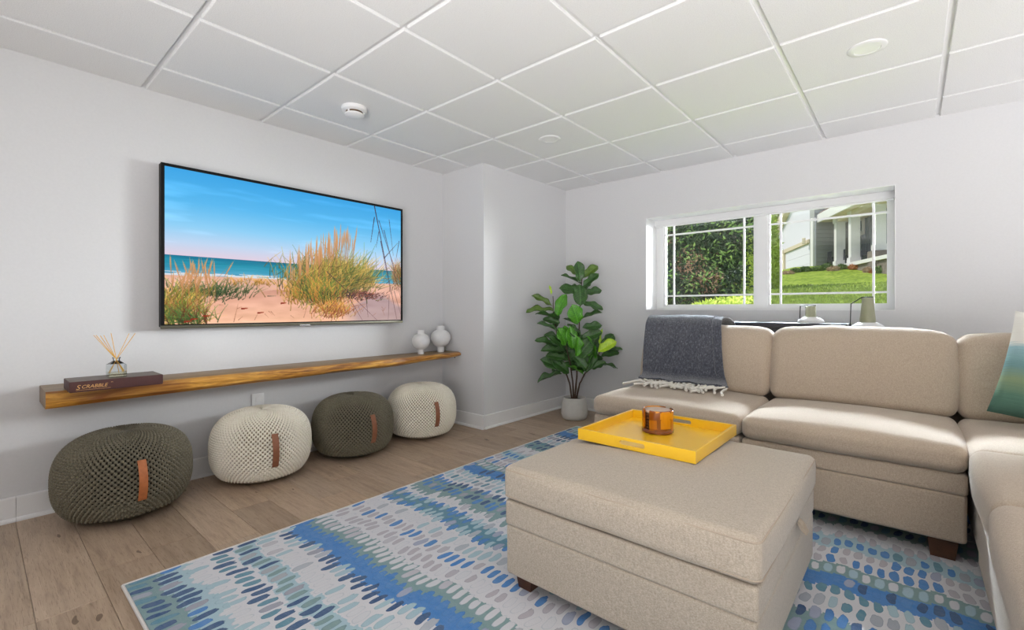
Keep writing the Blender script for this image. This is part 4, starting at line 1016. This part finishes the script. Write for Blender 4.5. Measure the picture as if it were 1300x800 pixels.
def foliage(name, blobs, n, size, mat, parent, seed=0, flat=.5, aspect=1.6, shell=.45):
    rr_ = random.Random(seed); m = MB(); tot = sum(b[3] * b[4] * b[5] for b in blobs)
    for (cx, cy, cz, rx, ry, rz) in blobs:
        for _ in range(int(n * rx * ry * rz / tot) + 6):
            d = Vector((rr_.gauss(0, 1), rr_.gauss(0, 1), rr_.gauss(0, 1))).normalized(); r = 1 - shell * rr_.random() ** 1.5
            bump_ = 1 + .22 * noise.noise(d * 3.1 + Vector((seed, cx, cz)))
            p = Vector((cx + d.x * rx * r * bump_, cy + d.y * ry * r * bump_, cz + d.z * rz * r * bump_))
            u = Vector((rr_.gauss(0, 1), rr_.gauss(0, 1), rr_.gauss(0, 1))).normalized(); v = u.cross(d + Vector((.01, .02, .03))); v = v.normalized() if v.length > .01 else Vector((1, 0, 0))
            s_ = size * rr_.uniform(.6, 1.4); m.add([p - u * s_ * .5 * aspect, p + v * s_ * .3, p + u * s_ * .5 * aspect + d * s_ * .3, p - v * s_ * .3], [(0, 1, 2, 3)])
    return m.build(name, mat, parent, smooth=False)
def m_foliage(name, a, b, c):
    M = Mat(name, .6, .3); n = M.noise(M.obj(), 3.5, 5, .7); n2 = M.noise(M.obj(), 40, 2)
    M.color(M.ramp(n * .6 + n2 * .4, [(.36, a), (.5, b), (.66, c)])); return M.m
MAT['f_dark'] = m_foliage('evergreen_needles', srgb(20, 32, 20), srgb(38, 58, 32), srgb(84, 90, 58))
MAT['f_arb'] = m_foliage('arborvitae_sprays', srgb(150, 170, 62), srgb(196, 210, 88), srgb(224, 232, 128))
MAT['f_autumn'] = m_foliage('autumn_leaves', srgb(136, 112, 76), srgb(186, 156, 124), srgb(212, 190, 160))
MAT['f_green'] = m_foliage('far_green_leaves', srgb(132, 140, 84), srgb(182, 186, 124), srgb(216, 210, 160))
MAT['f_shrub'] = m_foliage('shrub_leaves', srgb(64, 92, 44), srgb(100, 124, 62), srgb(140, 150, 90))
MAT['f_rust'] = m_foliage('rust_shrub_leaves', srgb(140, 84, 44), srgb(184, 118, 68), srgb(206, 150, 96))
MAT['twig'] = plain('brown_twigs', srgb(110, 84, 66), .9, (20, .3, .002), .3)
# big dark evergreen
ev = tag(empty('evergreen_tree', (-2.85, 8.3, ground_z(-2.85, 8.3))), 'large dark evergreen tree filling the left pane of the window', 'tree'); gz = ground_z(-2.85, 8.3)
MB().tube([(0, 0, -.05), (.03, 0, 1.2), (0, .05, 2.6), (0, 0, 3.9)], [.11, .09, .06, .02], 10).build('trunk', MAT['bark'], ev)
random.seed(8); tw = MB()
for _ in range(150):
    z0 = random.uniform(.05, 3.2); a = random.random() * 2 * PI; L = .85 * (1 - z0 / 5)
    p0 = Vector((0, 0, z0)); p1_ = p0 + Vector((math.cos(a) * L * .6, math.sin(a) * L * .6, -.05)); p2_ = p0 + Vector((math.cos(a + .2) * L, math.sin(a + .2) * L, -.02 + random.uniform(-.15, .15)))
    tw.tube([p0, p1_, p2_], [.014, .009, .004], 5)
tag(tw.build('branches', MAT['twig'], ev), kind='stuff')
foliage('foliage', [(0, 0, .55, .80, .80, .60), (.12, -.1, 1.3, .84, .80, .75), (-.33, .1, 2.0, .80, .8, .75), (-.42, 0, 2.9, .62, .62, .9), (-.6, .3, 1.2, .75, .7, 1.2), (-.75, .2, 2.3, .6, .6, .9)], 64000, .046, MAT['f_dark'], ev, 3, shell=.6)
MAT['f_brown'] = m_foliage('dry_inner_sprays', srgb(96, 66, 50), srgb(140, 104, 84), srgb(176, 144, 122))
foliage('dry_sprays', [(.05, -.55, .75, .30, .22, .30), (.30, -.55, .45, .28, .2, .25), (-.35, -.5, 1.2, .18, .2, .2)], 1500, .04, MAT['f_brown'], ev, 33, shell=.9)
foliage('bright_tips', [(0, 0, .55, .84, .84, .60), (.12, -.1, 1.3, .88, .84, .75), (-.33, .1, 2.0, .84, .84, .75)], 4200, .05, MAT['f_shrub'], ev, 34, shell=.1)
# low shrub at its foot
lo = tag(empty('low_shrub', (-1.95, 7.3, ground_z(-1.95, 7.3))), 'low light green shrub at the foot of the dark evergreen', 'shrub')
foliage('foliage', [(0, 0, .05, .42, .3, .13), (-.4, .1, .03, .3, .3, .09)], 2600, .05, MAT['f_arb'], lo, 12)
MB().tube([(0, 0, -.03), (0, 0, .08)], .02, 6).build('stem', MAT['bark'], lo)
def arb(u, v, vtop, wpx, seed, label):
    p, d = on_ground(u, v); h = (v - vtop) / F * d; r = wpx / F * d / 2; z = ground_z(p.x, p.y); o = tag(empty('arborvitae', (p.x, p.y, z)), label, 'tree', 'columnar arborvitae on the lawn')
    MB().tube([(0, 0, -.05), (0, 0, h * .8)], [.1, .03], 8).build('trunk', MAT['bark'], o)
    foliage('foliage', [(0, 0, h * .18, r, r, h * .20), (0, 0, h * .40, r * .95, r * .95, h * .24), (0, 0, h * .62, r * .72, r * .72, h * .22), (0, 0, h * .82, r * .42, r * .42, h * .19)], 9000, .17, MAT['f_arb'], o, seed)
arb(957, 368, 262, 19, 1, 'bright columnar arborvitae left of the window mullion')
arb(975.5, 366, 252, 22, 2, 'bright columnar arborvitae right of the window mullion')

# ---- the neighbouring house
def m_siding(name, c, pitch=.11, vertical=False):
    return plain(name, c, .7, (20, .1, .002), .02)
MAT['white_wall'] = m_siding('white_house_paint', srgb(226, 220, 228)); MAT['grey_lap'] = m_siding('grey_lap_siding', srgb(172, 169, 166)); MAT['grey_board'] = m_siding('grey_board_and_batten', srgb(132, 138, 140))
MAT['cream'] = plain('cream_trim', srgb(222, 204, 178), .6, None, .02); MAT['house_trim'] = plain('white_house_trim', srgb(232, 226, 222), .6, None, .02)
MAT['shingle'] = plain('brown_shingles', srgb(128, 100, 92), .9, (60, .8, .02), .25); MAT['stone'] = plain('grey_pier_stone', srgb(128, 116, 106), .9, (14, .8, .02), .25)
MAT['dark_glass'] = plain('dark_house_glass', (.05, .07, .07), .1, None, .1); MAT['door_panel'] = plain('white_garage_door', srgb(234, 228, 236), .6, None, .01)
HD = 12.72; GZ = 2.0
A0 = depth(1034, 340, HD); B0 = depth(988, 340, 16.13); base_z = 1.55
house = tag(empty('neighbour_house', (A0.x, A0.y, base_z)), 'white and grey neighbouring house with a columned porch beyond the lawn', 'house')
def ray_plane(u, v, P, n):
    d = depth(u, v, 1.0) - Vector((0, 0, CZ)); o = Vector((0, 0, CZ)); t_ = (P - o).dot(n) / d.dot(n); return o + d * t_
def prism(pts, off, name, mat, parent=house, loc0=None):
    """polygon of world points extruded by off"""
    m = MB(); k = len(pts); b = [Vector(p) for p in pts] + [Vector(p) + Vector(off) for p in pts]; org = Vector(house.location)
    m.add([p - org for p in b], [tuple(range(k)), tuple(range(2 * k - 1, k - 1, -1))] + [(i, k + i, k + (i + 1) % k, (i + 1) % k) for i in range(k)]); return m.build(name, mat, parent, smooth=False)
gd = (B0 - A0); gd.z = 0; gd.normalize(); gn = Vector((-gd.y, gd.x, 0)); gn = -gn if gn.dot(Vector((-1, -1, 0))) < 0 else gn   # gn faces the camera side
G = lambda u, v: ray_plane(u, v, A0, gn)
w0, w1 = G(1034.5, 0), G(986, 0)
def gp(s, z): p = w0.lerp(w1, s); return Vector((p.x, p.y, z))
def zat(u, v): return G(u, v).z
# garage wall with gable top
top = [(gp(0, base_z)), (gp(0, zat(1034.5, 277))), (gp(.12, zat(1029, 266))), gp(.38, zat(1017, 247)), (gp(1.0, zat(986, 305))), (gp(1.0, base_z))]
prism(top, -gn * .03, 'garage_wall', MAT['white_wall'])
# rake boards
r0, r1 = G(985, 306), G(1007, 262)
prism([r0, r1, r1 + Vector((0, 0, .26)), r0 + Vector((0, 0, .26))], gn * .16, 'rake_board', MAT['cream'])
# garage door frame and door
for (a, b, c_, d_) in (((997.0, 322), (1030, 308), (1030, 303.5), (997.0, 317.5)),):
    prism([G(*a) + gn * .02, G(*b) + gn * .02, G(*c_) + gn * .02, G(*d_) + gn * .02], gn * .05, 'garage_door_casing', MAT['cream'])
prism([G(994.5, 352) + gn * .02, G(998.2, 352) + gn * .02, G(998.2, 317) + gn * .02, G(994.5, 318) + gn * .02], gn * .05, 'garage_door_casing', MAT['cream'])
gdz = 1.7
for i in range(4):
    a = .0 + i * .25; q = lambda s, e: G(s, 0)
    l_, r_ = G(998.2, 0), G(1029.5, 0); ztl, ztr = zat(998.2, 321.5), zat(1029.5, 308.5); zb = 1.75
    z0l, z1l = zb + (ztl - zb) * a, zb + (ztl - zb) * (a + .245)
    prism([(l_.x, l_.y, z0l), (r_.x, r_.y, z0l), (r_.x, r_.y, z1l), (l_.x, l_.y, z1l)], gn * .02, 'garage_door_panel', MAT['door_panel'])
prism([G(1031.5, 345) + gn * .01, G(1034.6, 345) + gn * .01, G(1034.6, 277) + gn * .01, G(1031.5, 277) + gn * .01], gn * .04, 'corner_board', MAT['house_trim'])
lp = G(1028.5, 306) + gn * .16 - Vector(house.location)
sc_ = MB().box((-.04, -.04, -.10), (.04, .04, .07), bev=.012).build('porch_sconce', MAT['cream'], house, loc=lp + Vector((0, 0, .02)))
# lap sided wall facing the lawn: one board over the other
wn_ = VIEW * 1.0
L = lambda u, v, dd=0: depth(u, v, HD + dd)
lapm = MB(); org = Vector(house.location); l0, l1 = L(1034, 0), L(1092, 0); zz = base_z
while zz < 3.9:
    a, b = l0.copy(), l1.copy(); vs = [Vector((a.x, a.y, zz)) - VIEW * .025, Vector((b.x, b.y, zz)) - VIEW * .025, Vector((b.x, b.y, zz + .11)), Vector((a.x, a.y, zz + .11)), Vector((a.x, a.y, zz)), Vector((b.x, b.y, zz))]
    lapm.add([v - org for v in vs], [(0, 1, 2, 3), (0, 4, 5, 1)]); zz += .11
tag(lapm.build('lap_siding', MAT['grey_lap'], house, smooth=False), kind='stuff')
prism([(l0.x, l0.y, base_z), (l1.x, l1.y, base_z), (l1.x, l1.y, 3.9), (l0.x, l0.y, 3.9)], VIEW * .2, 'porch_wall', MAT['grey_lap'])
# board and batten wall running toward us on the right, with a window
P0, P1 = L(1089.5, 0), depth(1131, 0, 10.7); pd = (P1 - P0); pd.z = 0; pl_ = pd.length; pd.normalize(); pn = Vector((-pd.y, pd.x, 0)); pn = -pn if pn.dot(Vector((-1, -.5, 0))) < 0 else pn
Q = lambda u, v: ray_plane(u, v, P0, pn)
prism([(P0.x, P0.y, base_z), (P1.x, P1.y, base_z), (P1.x, P1.y, 4.0), (P0.x, P0.y, 4.0)], -pn * .2, 'batten_wall', MAT['grey_board'])
for i in range(9):
    p = P0 + pd * (pl_ * (i + .5) / 9); e_ = p + pd * .05
    prism([(p.x, p.y, 2.1), (e_.x, e_.y, 2.1), (e_.x, e_.y, 3.5), (p.x, p.y, 3.5)], pn * .03, 'batten', MAT['grey_board'])
def quad_on(fn, n, u0, u1, vt0, vt1, vb0, vb1, th, name, mat, off=.0):
    return prism([fn(u0, vb0) + n * off, fn(u1, vb1) + n * off, fn(u1, vt1) + n * off, fn(u0, vt0) + n * off], n * th, name, mat)
hw = quad_on(Q, pn, 1090, 1099.5, 280, 275, 300.5, 297, .05, 'window_surround', MAT['house_trim'], .02)
quad_on(Q, pn, 1091.8, 1097.8, 282.5, 280, 295, 293, .02, 'window_glass', MAT['dark_glass'], .071)
quad_on(Q, pn, 1094.5, 1095.1, 281.5, 281.2, 294.2, 294, .01, 'window_bar', MAT['house_trim'], .092)
# columns, pier, porch floor, roof
def column(u, d, w_, z0, z1):
    p = depth(u, 0, d); c = Vector((p.x, p.y, 0)) - Vector((org.x, org.y, 0)); zo = org.z; ang_ = math.atan2(pd.y, pd.x)
    m = MB(); h_ = w_ / 2; m.box((-h_, -h_, z0), (h_, h_, z1)); m.box((-h_ * 1.25, -h_ * 1.25, z0), (h_ * 1.25, h_ * 1.25, z0 + .14)); m.box((-h_ * 1.25, -h_ * 1.25, z1 - .14), (h_ * 1.25, h_ * 1.25, z1))
    o = m.build('porch_column', MAT['house_trim'], house, smooth=False); o.location = (c.x, c.y, -zo); o.rotation_euler = (0, 0, ang_); return c
ZS = 3.40
c1 = column(1066, 12.1, .20, 2.13, ZS); c2 = column(1084.5, 11.3, .19, 2.13, ZS); c3 = column(1116.5, 10.07, .185, 2.28, ZS)
pier = MB().box((-.17, -.17, 1.6), (.17, .17, 2.28)).build('stone_pier', MAT['stone'], house, smooth=False); pier.location = (c3.x, c3.y, -org.z); pier.rotation_euler = (0, 0, math.atan2(pd.y, pd.x))
C1, C2, C3 = (Vector((c.x + org.x, c.y + org.y, 0)) for c in (c1, c2, c3)); cd = (C3 - C1); cd.z = 0; cd.normalize(); co_ = Vector((-cd.y, cd.x, 0)); co_ = -co_ if co_.dot(TOCAM) < 0 and co_.x > 0 else co_
co_ = co_ if co_.x < 0 else -co_
f0, f1 = C1 - cd * .45 + co_ * .18, C3 + cd * 1.2 + co_ * .18; bk = -co_ * 2.6
def flat(pts, z, th, name, mat): return prism([(p.x, p.y, z) for p in pts], Vector((0, 0, th)), name, mat)
flat([f0, f1, f1 + bk, f0 + bk], 2.05, .08, 'porch_floor', MAT['house_trim']); h_ = -co_ * .06; flat([f0 + h_, f1 + h_, f1 + bk, f0 + bk], 1.4, .65, 'porch_foundation', MAT['stone'])
g0, g1 = C1 - cd * .75 + co_ * .30, C3 + cd * 1.6 + co_ * .30
flat([g0, g1, g1 + bk, g0 + bk], ZS, .05, 'porch_soffit', MAT['cream'])
flat([g0 + co_ * .05, g1 + co_ * .05, g1, g0], ZS - .02, .22, 'porch_fascia', MAT['house_trim'])
flat([C1 + co_ * .09, C3 + cd * 1.2 + co_ * .09, C3 + cd * 1.2 - co_ * .09, C1 - co_ * .09], ZS - .12, .12, 'porch_beam', MAT['cream'])
rf = prism([(g0.x, g0.y, ZS + .2), (g1.x, g1.y, ZS + .2), ((g1 + bk).x, (g1 + bk).y, ZS + 1.3), ((g0 + bk).x, (g0 + bk).y, ZS + 1.3)], Vector((0, 0, .06)), 'porch_roof', MAT['shingle'])
CAMP = Vector((0, 0, CZ))
house.location = CAMP + (house.location - CAMP) * 2; house.scale = (2, 2, 2)
# rocking chairs on the porch
MAT['chair_dark'] = plain('dark_rocker', srgb(56, 58, 62), .5, None, .05)
def rocker(u, d, rz, label):
    p = depth(u, 0, d); o = tag(empty('rocking_chair', (p.x, p.y, CZ + 1.116 * 2), rz), label, 'rocking chair', 'dark rocking chairs on the porch')
    MB().box((-.2, -.2, .32), (.2, .2, .35)).build('seat', MAT['chair_dark'], o, smooth=False)
    for i in range(5): MB().box((-.18 + i * .08, .18, .36), (-.14 + i * .08, .20, .85)).build('back_slat', MAT['chair_dark'], o, smooth=False)
    for sx_ in (-.2, .2):
        MB().tube([(sx_, -.32, .07), (sx_, -.1, .016), (sx_, .15, .016), (sx_, .36, .08)], .015, 6).build('rocker_rail', MAT['chair_dark'], o)
        MB().box((sx_ - .02, -.18, .02), (sx_ + .02, -.14, .52)).box((sx_ - .02, .16, .02), (sx_ + .02, .20, .52)).build('leg', MAT['chair_dark'], o, smooth=False)
        MB().box((sx_ - .03, -.22, .52), (sx_ + .03, .20, .54)).build('armrest', MAT['chair_dark'], o, smooth=False)
rocker(1058, 24.9, 2.2, 'dark rocking chair on the neighbour porch behind the left column')
rocker(1075, 24.0, 2.2, 'dark rocking chair on the neighbour porch between the two left columns')
rocker(1103, 21.9, 2.6, 'dark rocking chair on the neighbour porch beside the small window')
# shrub bed along the house
random.seed(9)
labels = ['small green shrub farthest left in the bed before the garage', 'round green shrub in front of the garage door', 'small shrub at the garage corner', 'green shrub below the grey siding', 'low tan shrub below the grey siding', 'green shrub left of the first porch column', 'large round rust coloured shrub before the porch columns', 'low tan clump at the left end of the bed', 'low pale clump between the rust shrub and stone pier', 'green shrub below the stone pier at the window edge', 'tan shrub right of the rust shrub at the lawn edge']
for (u, v, wpx, hpx, mk_, lb) in ((1010, 345, 12, 5, 'f_shrub', labels[0]), (1023, 344, 11, 6, 'f_shrub', labels[1]), (1038, 343, 14, 5, 'f_shrub', labels[2]), (1050, 341, 12, 7, 'f_shrub', labels[3]), (1058, 343, 12, 5, 'f_autumn', labels[4]), (1069, 341, 11, 6, 'f_shrub', labels[5]), (1090, 341, 21, 8, 'f_rust', labels[6]), (1001, 347, 12, 3, 'f_autumn', labels[7]), (1104, 345, 12, 6, 'f_autumn', labels[8]), (1119, 346, 14, 9, 'f_shrub', labels[9]), (1111, 346, 9, 5, 'f_rust', labels[10])):
    p, d = on_ground(u, v + 1); gz_ = ground_z(p.x, p.y); w_ = wpx / F * d / 2; h_ = hpx / F * d
    o = tag(empty('bed_shrub', (p.x, p.y, gz_)), lb, 'shrub', 'shrubs in the bed along the house')
    zt = 0; foliage('foliage', [(0, 0, h_ * .35, w_, w_ * .8, h_ * .6)], 1200, .09, MAT[mk_], o, int(u))
    MB().tube([(0, 0, -.05), (0, 0, h_ * .3)], .03, 6).build('stem', MAT['bark'], o)
# house and trees far behind
p = depth(958, 300, 46); far = tag(empty('distant_house', (p.x, p.y, 2.2)), 'distant house with a pinkish brown roof behind the arborvitae', 'house')
MB().box((-4.2, -2, -1.6), (3.6, 3, 3.2)).build('wall', MAT['white_wall'], far, smooth=False)
MB().add([(-4.6, -2.4, 3.1), (4, -2.4, 3.1), (4, 3.4, 3.1), (-4.6, 3.4, 3.1), (-3, .5, 8.0), (2.4, .5, 8.0)], [(0, 1, 5, 4), (2, 3, 4, 5), (1, 2, 5), (3, 0, 4), (0, 3, 2, 1)]).build('roof', MAT['shingle'], far, smooth=False)
for x in (-2.2, .6): MB().box((x, -2.05, .8), (x + .9, -1.98, 2.2)).build('window', MAT['dark_glass'], far, smooth=False)
far.rotation_euler = (0, 0, .6)
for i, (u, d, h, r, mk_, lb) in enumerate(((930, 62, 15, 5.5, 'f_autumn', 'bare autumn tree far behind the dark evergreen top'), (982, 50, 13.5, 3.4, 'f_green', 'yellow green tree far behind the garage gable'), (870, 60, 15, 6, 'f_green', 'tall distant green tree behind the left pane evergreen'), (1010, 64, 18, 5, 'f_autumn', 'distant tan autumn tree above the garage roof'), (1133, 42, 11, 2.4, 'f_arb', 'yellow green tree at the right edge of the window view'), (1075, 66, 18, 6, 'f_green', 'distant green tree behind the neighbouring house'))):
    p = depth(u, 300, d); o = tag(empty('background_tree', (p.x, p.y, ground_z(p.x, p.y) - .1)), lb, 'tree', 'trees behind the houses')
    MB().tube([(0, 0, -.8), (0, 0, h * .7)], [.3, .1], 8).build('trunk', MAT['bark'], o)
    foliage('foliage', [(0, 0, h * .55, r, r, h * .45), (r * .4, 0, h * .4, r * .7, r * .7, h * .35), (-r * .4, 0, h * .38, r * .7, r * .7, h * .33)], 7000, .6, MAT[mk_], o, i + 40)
